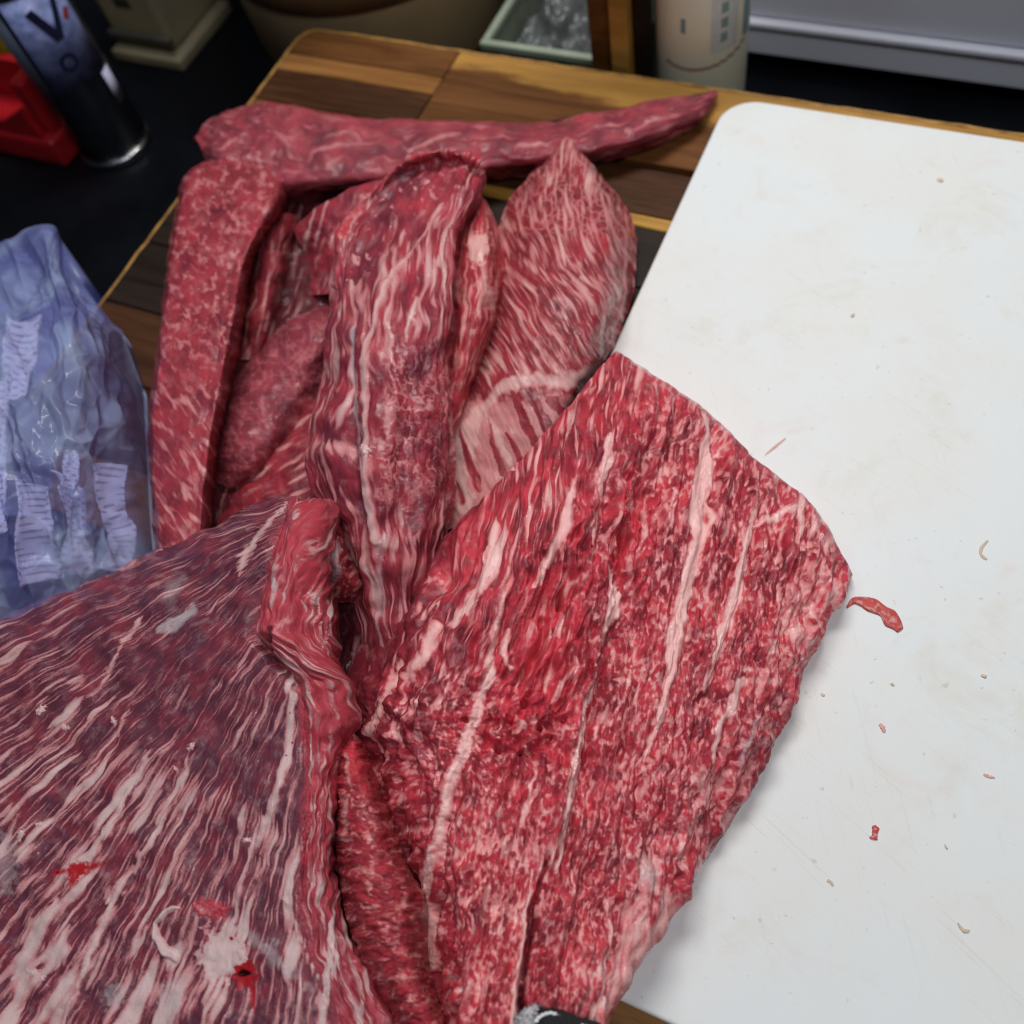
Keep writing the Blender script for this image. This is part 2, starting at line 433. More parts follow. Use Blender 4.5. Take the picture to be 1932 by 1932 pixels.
# ------------------------------------------------------------------ meat: closed slabs with a fibre chart
def meat(name, label, cat, rows, style, mat, sp=1.75, base=0.0005, th=0.03, group=None):
    G = np.asarray(rows, float)
    Lu = np.hypot(*np.moveaxis(np.diff(G[..., :2], axis=0), -1, 0)).sum(0).max()
    Lv = np.hypot(*np.moveaxis(np.diff(G[..., :2], axis=1), -1, 0)).sum(1).max()
    nu, nv = max(8, int(Lu / sp)), max(8, int(Lv / sp))
    D = crom(G, nu)
    D = np.moveaxis(crom(np.moveaxis(D, 1, 0), nv), 0, 1)
    uu = np.linspace(0, 1, nu)[:, None]; vv = np.linspace(0, 1, nv)[None]
    jw = 2.6 * np.exp(-np.minimum(np.minimum(vv, 1 - vv) * Lv, np.minimum(uu, 1 - uu) * Lu) / 26.0)
    jx, jy = jw * fbm(D[..., 0] / 30, D[..., 1] / 30, 201, 3), jw * fbm(D[..., 0] / 30, D[..., 1] / 30, 211, 3)
    px, py, z = D[..., 0] + jx, D[..., 1] + jy, D[..., 2]
    P = at(px, py, z)
    N = np.cross(np.gradient(P, axis=0), np.gradient(P, axis=1))
    N /= np.linalg.norm(N, axis=-1, keepdims=True) + 1e-12
    view = np.array([0, 0, H]) - P
    if (N * view).sum(-1).mean() < 0: N = -N
    u = np.linspace(0, 1, nu)[:, None] * np.ones((1, nv)); v = np.ones((nu, 1)) * np.linspace(0, 1, nv)[None]
    S = style(px, py, u, v)
    hem_ = np.minimum(np.minimum(v, 1 - v) * Lv, np.minimum(u, 1 - u) * Lu)
    P = P + N * (S['disp'] * (0.05 + 0.95 * sstep(0, 26, hem_)))[..., None]
    P[..., 2] = np.maximum(P[..., 2], base)
    co = P.reshape(-1, 3)
    idx = np.arange(nu * nv).reshape(nu, nv)
    quads = np.stack([idx[:-1, :-1], idx[1:, :-1], idx[1:, 1:], idx[:-1, 1:]], -1).reshape(-1, 4)
    ring = np.concatenate([idx[0, :-1], idx[:-1, -1], idx[-1, :0:-1], idx[:0:-1, 0]])
    rc = co[ring]; cen = rc.mean(0)
    rx_, ry_ = px.reshape(-1)[ring], py.reshape(-1)[ring]; mx_, my_ = rx_.mean(), ry_.mean()
    dl_ = np.hypot(mx_ - rx_, my_ - ry_) + 1e-6; k_ = np.minimum(9.0, dl_ * 0.3) / dl_
    bot = at(rx_ + (mx_ - rx_) * k_, ry_ + (my_ - ry_) * k_, np.maximum(base, rc[:, 2] - th))
    nb = len(ring); o0 = len(co); br = np.arange(nb) + o0
    cc = bot.mean(0)
    co = np.concatenate([co, bot, cc[None]])
    nx = np.roll(np.arange(nb), -1)
    wall = np.stack([ring, ring[nx], br[nx], br], -1)
    cap = np.stack([br, br[nx], np.full(nb, o0 + nb)], -1)
    # outward orientation
    q0 = quads[len(quads) // 2]; n0 = np.cross(co[q0[1]] - co[q0[0]], co[q0[3]] - co[q0[0]])
    if n0 @ N.reshape(-1, 3)[q0[0]] < 0:
        quads = quads[:, ::-1]
    else:
        wall = wall[:, ::-1]; cap = cap[:, ::-1]
    me = mesh_from_arrays(name, co, np.concatenate([quads, wall]), cap)
    def full(a): a = a.reshape(nu * nv, -1); return np.concatenate([a, a[ring], a[ring[:1]]])
    zz = np.zeros_like(px)
    f1 = np.stack([S['fat'], S.get('silver', zz), S.get('blood', zz), S.get('tone', zz + .5)], -1)
    a = me.attributes.new("f1", 'FLOAT_COLOR', 'POINT'); a.data.foreach_set("color", full(f1).astype(np.float32).ravel())
    fb = np.stack([S['s'], S['t'], zz], -1)
    a = me.attributes.new("fib", 'FLOAT_VECTOR', 'POINT'); a.data.foreach_set("vector", full(fb).astype(np.float32).ravel())
    # origin at the base of the piece
    org = Vector((float(cen[0]), float(cen[1]), float(co[:, 2].min())))
    me.transform(Matrix.Translation(-org))
    o = link(name, me, mat); o.location = org
    tag(o, label, cat, group)
    return o

PX = 0.00028   # metres per chart unit, roughly

def lines_max(F, px, py, LL, wob=2.5, seed=0):
    for k, L in enumerate(LL): F = np.maximum(F, line_field(px, py, L, wob, seed + k))
    return F

# ---- the big dark slab at the front left
def style_front(px, py, u, v):
    wx = px + 6 * fbm(px / 140, py / 140, 1, 2) + 3.5 * fbm(px / 42, py / 42, 3, 2); wy = py + 6 * fbm(px / 140, py / 140, 2, 2)
    qx, qy = wx - 690, wy - 900
    r = np.hypot(qx, qy); ang = np.arctan2(qx, qy)
    s, t = r, ang * 470
    fr = sstep(330, 760, r)
    def st(L, W_, sd): return zf(s / L, t / W_, sd, 2) * (1 - fr) + fr * zf(s / L, t * 1.75 / W_, sd + 50, 2)
    low = fbm(px / 130, py / 130, 4, 2)
    lowfat = sstep(1500, 1900, py) * 0.10
    lowfat = lowfat * 3 - 0.35 * sstep(200, 420, px) * sstep(1350, 1150, py)
    F = (st(330, 26, 5) - 1.15 + 0.6 * low + lowfat) * 8
    F = np.maximum(F, (st(190, 12, 9) - 1.15 + 0.5 * low + lowfat) * 3.4)
    F = np.maximum(F, (st(100, 6, 12) - 1.35 + 0.5 * lowfat) * 2.2)
    F = np.maximum(F, (st(120, 5.5, 17) - 1.15 + 0.5 * low + 0.4 * lowfat) * 1.6)
    F = np.maximum(F, (st(150, 44, 27) - 1.45 + 1.2 * lowfat) * 9 + 2.0 * st(60, 8, 28))
    seams = [
        [(538, 944, 6), (500, 995, 9), (470, 1040, 8), (448, 1085, 4)],
        [(267, 1165, 3), (240, 1205, 5), (205, 1262, 5), (187, 1295, 3)],
        [(250, 1330, 2), (225, 1375, 5), (205, 1410, 2)],
        [(281, 1420, 4), (255, 1470, 8), (220, 1537, 8), (175, 1610, 9), (134, 1680, 5)],
        [(332, 1480, 4), (310, 1530, 8), (285, 1590, 9), (240, 1650, 8), (207, 1704, 9), (170, 1800, 9), (140, 1880, 8), (120, 1940, 6)],
        [(356, 1420, 3), (350, 1460, 6), (331, 1514, 3)],
        [(548, 1272, 9), (552, 1310, 9), (545, 1360, 11), (540, 1420, 11), (525, 1500, 10), (500, 1560, 8), (478, 1595, 6)],
        [(470, 1600, 5), (455, 1660, 6), (445, 1720, 8), (430, 1760, 12)],
        [(430, 1760, 16), (415, 1800, 18), (400, 1850, 10), (390, 1900, 5)],
        [(40, 1540, 3), (0, 1600, 8), (-40, 1660, 8)],
        [(110, 1700, 7), (60, 1760, 10), (20, 1850, 6)],
        [(545, 1700, 5), (560, 1760, 5), (600, 1840, 4)],
        [(150, 1110, 2), (210, 1075, 3), (300, 1040, 2)],
    ]
    F = np.maximum(F, lines_max(np.full(px.shape, -50.0), px, py, seams, 7, 30) * 0.7 + 1.6 * st(120, 7, 15) - 0.5)
    F = np.maximum(F, blob_field(px, py, 420, 1800, 42, 50, 0.3, 0.5, 3) * 0.5 + 1.5 * st(100, 9, 16))
    # cut face right of the ridge line
    bx = np.interp(py, [900, 945, 1010, 1080, 1130, 1200, 1250, 1290, 1400, 1560, 1700, 1800, 1932], [560, 545, 522, 508, 486, 478, 520, 560, 575, 575, 560, 580, 640])
    cut = sstep(-14, 14, px - bx + 8 * fbm(px / 18, py / 18, 21))
    tone = 0.12 + 0.25 * fbm(px / 60, py / 60, 22) + 0.95 * cut * (1 - 0.35 * sstep(1400, 1700, py))
    tc = (px - bx) + 5 * fbm(px / 40, py / 40, 23, 2)
    s = s * (1 - cut) + py * cut; t = t * (1 - cut) + tc * cut
    Fc = np.maximum((zf(py / 110, tc / 12, 40, 2) - 0.85) * 5, (zf(py / 80, tc / 6.5, 44, 2) - 0.9) * 2.6)
    Fc = np.where(py < 1130, np.maximum(Fc - 2, (zf(px / 22, py / 40, 46, 2) - 1.15) * 5), Fc)
    F = np.where(cut > 0.5, np.maximum(Fc - 14 * (1 - cut), np.where(F > 3, F, -9)), F)
    redrim = np.maximum(line_field(px, py, [(585, 1285, 10), (605, 1330, 13), (622, 1400, 10), (630, 1450, 4)], 6, 50), line_field(px, py, [(575, 960, 8), (570, 1020, 12), (580, 1080, 14), (585, 1130, 9), (612, 1190, 9), (618, 1260, 8)], 8, 53))
    F = np.where(redrim > 0, np.minimum(F, 0.6 + 5 * fbm(px / 14, py / 7, 55)), F)
    tone = np.where(redrim > 0, 1.15, tone)
    silver = 0.62 * sstep(-5, 8, line_field(px, py, [(300, 1193, 9), (325, 1180, 15), (365, 1150, 10)], 8, 60))
    silver = np.maximum(silver, 0.40 * sstep(-22, 10, line_field(px, py, [(320, 1120, 12), (345, 1090, 12)], 14, 61)))
    silver = np.maximum(silver, 0.45 * sstep(-10, 8, line_field(px, py, [(330, 1530, 3), (360, 1500, 9), (372, 1490, 3)], 8, 62)))
    silver = np.maximum(silver, 0.45 * sstep(-14, 8, line_field(px, py, [(440, 1750, 6), (480, 1770, 9), (530, 1815, 12), (560, 1840, 6)], 9, 63)))
    silver = np.maximum(silver, 0.45 * sstep(-14, 8, np.maximum(blob_field(px, py, 215, 1880, 18, 26, 0.2, .5, 64), blob_field(px, py, 320, 1890, 22, 34, 0.2, .6, 65))))
    silver = np.maximum(silver, 0.4 * sstep(-14, 8, blob_field(px, py, 10, 1630, 24, 60, 0.0, .5, 66)))
    bits = [(77, 1340, 11), (122, 1372, 9), (215, 1360, 9), (361, 1408, 10), (60, 1834, 14), (45, 1800, 9), (80, 1845, 8), (465, 1585, 8), (540, 1700, 12), (40, 1575, 12), (75, 1555, 8), (330, 1450, 6)]
    bump = np.zeros_like(px)
    for k, (x, y, rr) in enumerate(bits):
        b = blob_field(px, py, x, y, rr, rr * 0.55, -0.7 + k, 0.7, 70 + k)
        F = np.maximum(F, b * 2.2); bump = np.maximum(bump, sstep(0, rr * 0.5, b) * rr * 0.14)
    flap = line_field(px, py, [(340, 1712, 5), (312, 1722, 7), (294, 1745, 6), (296, 1772, 9), (315, 1795, 11), (335, 1808, 7)], 5, 90)
    F = np.maximum(F, flap * 2); bump = np.maximum(bump, sstep(0, 6, flap) * 5.0)
    redl = blob_field(px, py, 398, 1714, 30, 18, 0.2, 0.5, 91)
    F = np.where(redl > 0, np.minimum(F, -2 + 4 * fbm(px / 9, py / 9, 92)), F); tone = np.where(redl > 0, 0.95, tone); bump = np.maximum(bump, sstep(0, 10, redl) * 4)
    star = np.maximum.reduce([blob_field(px, py, 148, 1640, 22, 13, -0.2, 0.4, 93), blob_field(px, py, 140, 1655, 8, 18, 0.4, 0.4, 94), blob_field(px, py, 178, 1634, 18, 5, -0.3, 0.4, 92), blob_field(px, py, 118, 1644, 14, 4, -0.1, 0.4, 91)])
    hole = blob_field(px, py, 461, 1838, 26, 22, -0.5, 0.6, 95); hole2 = blob_field(px, py, 104, 1647, 8, 4, -0.3, 0.4, 96)
    drip = line_field(px, py, [(465, 1850, 8), (475, 1880, 7), (478, 1905, 3)], 6, 97)
    blood = np.maximum.reduce([0.85 * sstep(-9, 7, star), 0.9 * sstep(-6, 5, hole), 0.75 * sstep(-5, 5, drip), 0.8 * sstep(-3, 3, hole2)])
    pit = np.maximum(line_field(px, py, [(440, 1842, 3), (452, 1836, 8), (470, 1838, 4)], 3, 98), line_field(px, py, [(98, 1649, 1), (104, 1647, 3), (110, 1645, 1)], 1, 99))
    blood = blood + 0.8 * sstep(-1, 4, pit)
    for x, y, rr in ((548, 1400, 2.5), (546, 1345, 2), (538, 1425, 2), (490, 1615, 3), (436, 1770, 4)):
        blood = np.maximum(blood, 1.0 * sstep(-1, 1.5, blob_field(px, py, x, y, rr, rr, 0, .3, 5)))
    groove = line_field(px, py, [(533, 1196, 2), (524, 1215, 6), (514, 1235, 7), (508, 1252, 3)], 4, 100)
    groove2 = line_field(px, py, [(588, 1560, 2), (580, 1600, 4), (570, 1640, 4), (575, 1700, 3), (590, 1760, 2)], 4, 101)
    tone = np.where(groove > 0, 0.3, tone)
    disp = 0.0022 * fbm(px / 110, py / 110, 110, 3) + 0.0006 * fbm(s / 70, t / 13, 111, 3) + 0.00025 * np.clip(F, -6, 6) / 6
    lip = sstep(930, 980, py) * sstep(1480, 1350, py)
    disp += lip * (0.0110 * np.exp(-((px - bx - 56) / 42.0) ** 2) - 0.0032 * np.exp(-((px - bx - 2) / 12.0) ** 2))
    disp += (bump - 24 * sstep(-4, 7, groove) - 5 * sstep(-2, 4, groove2) - 9 * sstep(-1, 6, pit)) * PX
    disp += cut * 0.0017 * fbm(py / 44, tc / 16, 113, 2) - 0.003 * np.exp(-((px - bx + 2) / 9.0) ** 2) * sstep(1120, 1180, py) * sstep(1290, 1240, py)
    return dict(disp=disp, fat=F, silver=silver, blood=blood, tone=np.clip(tone, 0, 1.2), s=s, t=t)

M_FRONT = meat_mat("meat_aged", (0.100, 0.027, 0.046), (0.42, 0.045, 0.065), (0.52, 0.320, 0.325), (0.62, 0.45, 0.44), 0.34, edge=1.2)
rows_front = [
    [(-80, 1215, .000), (60, 1165, .010), (150, 1130, .010), (300, 1062, .020), (410, 1018, .030), (490, 968, .040), (550, 952, .045), (600, 978, .040), (650, 1045, .020)],
    [(-80, 1190, .030), (50, 1142, .035), (140, 1112, .040), (290, 1040, .055), (400, 995, .065), (472, 950, .082), (540, 932, .092), (598, 950, .080), (648, 1008, .052)],
    [(-80, 1290, .050), (50, 1230, .055), (150, 1190, .060), (285, 1120, .070), (390, 1075, .078), (470, 1040, .088), (545, 1030, .096), (606, 1048, .088), (632, 1076, .034)],
    [(-80, 1400, .055), (50, 1350, .060), (160, 1310, .065), (280, 1260, .072), (390, 1220, .080), (475, 1190, .088), (560, 1170, .094), (620, 1166, .085), (640, 1180, .034)],
    [(-80, 1550, .060), (55, 1500, .062), (170, 1460, .066), (290, 1420, .072), (400, 1390, .078), (490, 1370, .085), (570, 1340, .088), (630, 1345, .075), (640, 1360, .030)],
    [(-80, 1720, .060), (60, 1670, .063), (180, 1640, .067), (300, 1610, .072), (410, 1580, .077), (500, 1560, .082), (580, 1540, .082), (628, 1545, .070), (636, 1555, .030)],
    [(-80, 1880, .060), (60, 1840, .064), (190, 1810, .068), (310, 1790, .072), (430, 1770, .076), (520, 1750, .079), (595, 1738, .078), (645, 1730, .064), (655, 1740, .030)],
    [(-80, 2060, .060), (60, 2020, .064), (200, 2010, .068), (330, 2000, .072), (450, 1990, .076), (560, 1985, .078), (670, 1975, .072), (765, 1960, .058), (780, 1968, .030)],
]
meat("meat_slab", "large dark purplish beef slab with diagonal fat streaks and blood spots, front left", "meat", rows_front, style_front, M_FRONT, base=0.0005)

# ---- the inner fold behind the ridge of the front slab
def style_fold(px, py, u, v):
    s, t = py - 0.5 * px, px + 0.6 * py
    F = np.maximum((zf(s / 40, t / 12, 3, 3) - 0.8) * 5, (zf(px / 9, py / 9, 5, 3) - 1.0) * 4)
    tone = 0.55 + 0.4 * fbm(px / 30, py / 30, 6)
    silver = 0.55 * sstep(-10, 10, line_field(px, py, [(632, 1030, 10), (628, 1080, 14), (625, 1110, 8)], 14, 61))
    return dict(disp=0.0018 * fbm(px / 40, py / 40, 8, 4), fat=F, silver=silver, tone=tone, s=s, t=t)
M_RED = meat_mat("meat_red", (0.13, 0.018, 0.028), (0.40, 0.036, 0.052), (0.52, 0.225, 0.215), (0.60, 0.33, 0.31), 0.36)
meat("meat_fold", "red marbled fold end tucked behind the tip of the dark front slab", "meat", [
    [(560, 945, .03), (585, 950, .04), (605, 962, .04), (625, 985, .03)],
    [(575, 985, .05), (605, 985, .072), (640, 1010, .066), (668, 1045, .03)],
    [(585, 1050, .055), (615, 1045, .075), (655, 1065, .068), (692, 1090, .03)],
    [(598, 1100, .045), (630, 1095, .062), (665, 1108, .058), (695, 1120, .03)],
    [(605, 1135, .02), (630, 1135, .035), (660, 1138, .035), (680, 1138, .02)]], style_fold, M_RED, sp=1.9)

# ---- the bright strip wedged between the two front slabs
def style_strip(px, py, u, v):
    s, t = v * 110 + 14 * fbm(px / 40, py / 40, 1), u * 640 + 14 * fbm(px / 40, py / 40, 2)
    f1, f2, cid = worley(s / 18 + 0.4 * fbm(px / 9, py / 9, 4), t / 15, 3)
    F = (0.10 - (f2 - f1)) * 9 + 2.2 * (zf(px / 22, py / 22, 6, 3) - 0.2)
    top = sstep(1500, 1440, py)
    F = np.where(py < 1500, F - 8 * top, F)
    F = lines_max(F, px, py, [[(652, 1425, 3), (656, 1450, 5), (660, 1490, 4)], [(655, 1500, 3), (652, 1545, 6), (650, 1580, 3)]], 4)
    tone = 0.45 + 0.5 * top + 0.3 * fbm(px / 20, py / 30, 9, 3)
    disp = 0.0012 * fbm(px / 26, py / 16, 11, 4) + 0.0004 * np.minimum(f2 - f1, .5)
    return dict(disp=disp, fat=F, tone=tone, s=s, t=t)
M_BRIGHT = meat_mat("meat_bright", (0.17, 0.020, 0.030), (0.52, 0.040, 0.058), (0.60, 0.25, 0.235), (0.70, 0.37, 0.345), 0.35)
meat("meat_strip", "narrow bright red marbled strip wedged between the two big front slabs", "meat", [
    [(640, 1396, .035), (648, 1386, .058), (655, 1378, .066), (664, 1377, .066), (672, 1384, .058), (682, 1394, .030)],
    [(628, 1440, .040), (640, 1436, .068), (655, 1430, .078), (674, 1428, .078), (690, 1438, .064), (704, 1446, .030)],
    [(628, 1545, .042), (642, 1540, .070), (664, 1534, .082), (700, 1528, .082), (727, 1538, .064), (745, 1546, .030)],
    [(630, 1630, .042), (646, 1626, .070), (674, 1620, .084), (725, 1613, .084), (755, 1624, .064), (775, 1632, .030)],
    [(646, 1722, .042), (662, 1716, .070), (696, 1710, .084), (755, 1700, .084), (795, 1698, .062), (812, 1706, .030)],
    [(668, 1800, .042), (684, 1793, .068), (716, 1786, .082), (765, 1780, .082), (792, 1783, .062), (814, 1790, .030)],
    [(708, 1892, .042), (726, 1884, .064), (755, 1876, .079), (790, 1868, .079), (812, 1869, .060), (830, 1874, .030)],
    [(766, 1985, .042), (782, 1975, .060), (803, 1965, .075), (828, 1956, .075), (848, 1956, .056), (864, 1962, .030)]], style_strip, M_BRIGHT, base=0.02)

# ---- the great marbled slab in the middle, on the white board
def style_main(px, py, u, v):
    lean = 0.17 + 0.28 * sstep(1120, 820, px - 0.1 * (py - 1100)) * sstep(1500, 1250, py)
    wx = px + 5 * fbm(px / 60, py / 60, 1, 2); wy = py + 5 * fbm(px / 60, py / 60, 2, 2)
    t = wx + lean * (wy - 1200); s = wy - lean * wx
    low = fbm(px / 110, py / 110, 3, 2); lo2 = fbm(px / 38, py / 55, 4, 2)
    cx_ = t / 12.5 + 0.55 * fbm(px / 15, py / 22, 5, 2); cy_ = s / 25.0 + 0.55 * fbm(px / 15, py / 22, 6, 2)
    f1, f2, cid = worley(cx_, cy_, 2)
    gap = f2 - f1
    Fg = (zf(t / 8.0, s / 17, 15, 3) - 0.58 + 0.85 * lo2 + 0.5 * low) * 2.2
    Fg = np.maximum(Fg, (zf(t / 14, s / 44, 18, 2) - 1.25 + 0.4 * lo2) * 4.5)
    # long streaks at the left, under the ridge
    left = sstep(1150, 960, px + 0.62 * (py - 1000)) * sstep(1500, 1330, py)
    top = sstep(860, 760, py) * sstep(1250, 1150, px)
    left = np.maximum(left, top)
    Fs = np.maximum((zf(s / 110, t / 17, 7, 2) - 0.85) * 6.5, (zf(s / 55, t / 8, 9, 2) - 1.0) * 3.5)
    F = Fg * (1 - left) + Fs * left
    torn = np.clip(blob_field(px, py, 1010, 1270, 125, 270, 0.16, 0.5, 12) / 60.0, 0, 1)
    torn = np.maximum(torn, 0.8 * np.clip(blob_field(px, py, 1190, 1010, 60, 170, 0.1, 0.5, 13) / 40.0, 0, 1))
    Ft = (zf(s / 55, t / 16, 16, 3) - 0.95) * 6
    F = F * (1 - 0.6 * torn) + Ft * 0.6 * torn + 0.6 * torn
    # left hem: nearly fat free, dark
    hem = sstep(-14, 10, line_field(px, py, [(900, 940, 14), (820, 1030, 24), (745, 1115, 40), (690, 1210, 52), (640, 1340, 62)], 8, 14))
    F = F - 7 * hem
    seams = [
        [(1326, 786, 5), (1336, 830, 11), (1326, 900, 20), (1314, 955, 18), (1320, 1000, 16), (1306, 1060, 16), (1292, 1110, 14), (1278, 1180, 15), (1268, 1240, 15), (1262, 1290, 9), (1250, 1340, 6), (1228, 1400, 5), (1210, 1460, 3)],
        [(1330, 940, 3), (1340, 985, 6), (1328, 1020, 5)],
        [(1256, 1300, 4), (1242, 1355, 5), (1226, 1400, 3), (1214, 1437, 1)],
        [(1425, 866, 2), (1428, 920, 3.5), (1412, 1010, 5), (1402, 1060, 9), (1386, 1130, 12), (1366, 1190, 10), (1346, 1250, 7), (1328, 1300, 4)],
        [(1152, 824, 4), (1143, 870, 7), (1130, 920, 6), (1122, 985, 4), (1114, 1030, 2)],
        [(1080, 915, 3), (1064, 990, 9), (1038, 1055, 9), (1005, 1110, 4)],
        [(935, 985, 5), (938, 1040, 9), (912, 1105, 9), (880, 1150, 7), (860, 1178, 10)],
        [(958, 1075, 2), (942, 1160, 4), (930, 1214, 7), (920, 1286, 10), (900, 1336, 10), (873, 1430, 10), (853, 1466, 8), (839, 1537, 6), (823, 1587, 6), (808, 1647, 9), (801, 1720, 13), (806, 1780, 13), (814, 1825, 7)],
        [(1146, 1076, 3), (1160, 1120, 13), (1158, 1150, 14), (1140, 1180, 7), (1130, 1230, 2), (1118, 1300, 2)],
        [(1120, 1280, 3), (1100, 1360, 7), (1091, 1420, 10), (1072, 1520, 7), (1060, 1587, 7), (1050, 1640, 3)],
        [(1515, 930, 5), (1508, 970, 7), (1512, 1035, 3)], [(1420, 990, 3), (1460, 978, 6), (1512, 950, 6)],
        [(1395, 1290, 12), (1372, 1340, 8), (1354, 1387, 7), (1346, 1430, 4)],
        [(960, 1190, 3), (948, 1230, 6), (962, 1260, 3)],
        [(1005, 1640, 2), (992, 1730, 5), (985, 1800, 6), (975, 1880, 7), (970, 1950, 8)],
        [(1148, 1700, 2), (1150, 1780, 4), (1135, 1860, 8), (1112, 1940, 10)],
        [(830, 1185, 6), (800, 1240, 8), (770, 1280, 4)], [(760, 1250, 3), (735, 1310, 4), (700, 1380, 7)],
        [(720, 1420, 5), (700, 1380, 8)],
        [(1010, 1440, 1), (1000, 1500, 4), (985, 1560, 5)],
    ]
    SF = lines_max(np.full(px.shape, -50.0), px, py, seams, 6, 30) + 1.5
    SF = SF + 1.6 * zf(t / 8, s / 22, 19, 2) * (SF > -9)
    F = np.maximum(F, SF * 1.2)
    pale = np.maximum.reduce([blob_field(px, py, 955, 1600, 70, 32, 0.1, 0.5, 40), blob_field(px, py, 1215, 1650, 34, 52, 0.2, 0.4, 41), blob_field(px, py, 1325, 1490, 34, 70, 0.35, 0.5, 42), blob_field(px, py, 890, 1868, 60, 22, 0.1, 0.6, 43), blob_field(px, py, 940, 1700, 60, 40, 0.2, .7, 44)])
    F = np.maximum(F, pale * 0.14 + 2.2 * fbm(px / 8, py / 14, 45))  if False else F + np.clip(pale, 0, 25) * 0.13
    side = sstep(0, 16, px - np.interp(py, [1640, 1700, 1760, 1860, 1940], [1190, 1166, 1162, 1146, 1118]) + 5 * fbm(px / 15, py / 30, 46)) * sstep(1640, 1760, py)
    F = F * (1 - side) + side * (3 + 5 * (fbm(s / 60, t / 12, 47, 2)))
    lobe = sstep(-6, 6, px - np.interp(py, [900, 1040, 1080, 1167, 1240, 1300], [1540, 1513, 1493, 1473, 1440, 1400])) * sstep(1330, 1250, py)
    F = F + 1.8 * lobe
    silver = np.maximum(0.5 * sstep(-14, 8, blob_field(px, py, 1222, 1646, 20, 26, 0.1, .5, 50)), 0.55 * sstep(-3, 4, line_field(px, py, [(1432, 1330, 2), (1400, 1405, 5), (1386, 1463, 2)], 4, 51)))
    silver = np.maximum(silver, 0.5 * sstep(-3, 3, line_field(px, py, [(918, 1150, 1), (912, 1200, 3), (905, 1260, 1)], 3, 52)))
    tone = 0.50 + 0.30 * low + 0.35 * fbm(px / 26, py / 26, 53, 3) - 0.3 * left * sstep(1000, 1300, py) + 0.35 * torn - 0.45 * hem + (cid - 0.5) * 0.5 + 0.2 * lobe
    # relief
    grain = np.clip(1.15 - 1.25 * f1, 0, 1)
    rough = 0.35 + 0.65 * sstep(-0.2, 0.5, fbm(px / 80, py / 80, 60, 2)) + 0.5 * torn
    disp = 0.0020 * fbm(px / 120, py / 120, 61, 3) + (1 - left) * 0.0012 * rough * grain * (1 - 0.7 * side)
    disp += torn * (0.0058 * fbm(s / 60, t / 22, 62, 3) - 0.0065 * sstep(0.35, 0.7, fbm(s / 50, t / 17, 63, 2)))
    disp += 0.0019 * zf(s / 190, t / 42, 66, 2) + (1 - 0.7 * side) * 0.0011 * zf(s / 75, t / 20, 68, 2)
    kx = np.interp(py, [700, 800, 900, 985, 1060, 1130, 1230, 1370, 1520, 1640], [1185, 1200, 1195, 1168, 1150, 1160, 1130, 1100, 1075, 1040]); dk = px - kx + 5 * fbm(px / 22, py / 22, 67, 2)
    disp += sstep(740, 860, py) * sstep(1660, 1500, py) * (0.0055 * np.exp(np.minimum(dk, 0) / 95) * (dk < 0) - 0.0042 * np.exp(-np.abs(dk - 14) / 22) * (dk > 0))
    for gx_, w_ in (((1032, 1010, 1001, 986, 984), 0.006), ((770, 786, 796, 812, 822), 0.004)):
        dg = np.abs(px - np.interp(py, [1610, 1700, 1770, 1854, 1940], gx_)); disp -= w_ * np.exp(-dg / 22) * sstep(1580, 1700, py)
    for k in (0, 3, 4, 7, 9):                       # each seam is a step between two layers of muscle
        L = np.array(seams[k]); o_ = np.argsort(L[:, 1]); sx = np.interp(py, L[o_, 1], L[o_, 0]); dx_ = px - sx + 2 * perlin(px / 11, py / 11, 90 + k)
        fade = sstep(L[:, 1].min() - 20, L[:, 1].min() + 40, py) * sstep(L[:, 1].max() + 20, L[:, 1].max() - 40, py)
        disp += fade * 0.0022 * np.where(dx_ < 0, np.exp(np.minimum(dx_, 0) / 45), 0) - fade * 0.0022 * np.exp(-np.abs(dx_ - 14) / 12) * (dx_ > 4)
    disp += left * 0.0011 * fbm(s / 60, t / 12, 64, 3)
    disp -= 0.00035 * np.clip(Fg, -3, 3) / 3 * (1 - left) * (1 - side)
    disp += 0.0003 * fbm(s / 16, t / 9, 65, 3) * (1 - 0.6 * side)
    keep = 1 - 0.8 * sstep(-2, 4, SF); disp = disp * (0.3 + 0.7 * keep)
    disp = disp * (0.12 + 0.88 * sstep(0.07, 0.17, u) * sstep(0.99, 0.86, v))
    disp += 0.0007 * sstep(-2, 8, SF)
    grooves = [[(1032, 1610, 2), (1010, 1700, 6), (1001, 1770, 7), (986, 1854, 8), (984, 1940, 9)],
               [(1512, 1020, 2), (1494, 1080, 4), (1474, 1167, 4), (1440, 1240, 1)],
               [(1165, 985, 1), (1152, 1010, 6), (1147, 1060, 5), (1150, 1085, 1)],
               [(770, 1600, 2), (786, 1680, 5), (796, 1790, 6), (812, 1850, 8), (822, 1940, 8)],
               [(1163, 1660, 1), (1161, 1750, 3), (1143, 1850, 4), (1116, 1940, 4)],
               [(1118, 1290, 1), (1104, 1350, 3), (1098, 1380, 1)], [(885, 1290, 1), (912, 1150, 3), (925, 1110, 1)],
               [(1282, 1120, 1), (1270, 1250, 3), (1245, 1330, 2)], [(1406, 1080, 1), (1378, 1180, 3), (1340, 1290, 2)]]
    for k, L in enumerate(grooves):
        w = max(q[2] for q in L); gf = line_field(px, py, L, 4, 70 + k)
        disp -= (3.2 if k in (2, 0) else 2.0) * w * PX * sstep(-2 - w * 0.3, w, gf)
        if k in (0, 3): tone = tone - 0.35 * sstep(-2, 3, gf); F = F - 4 * sstep(-1, 3, gf)
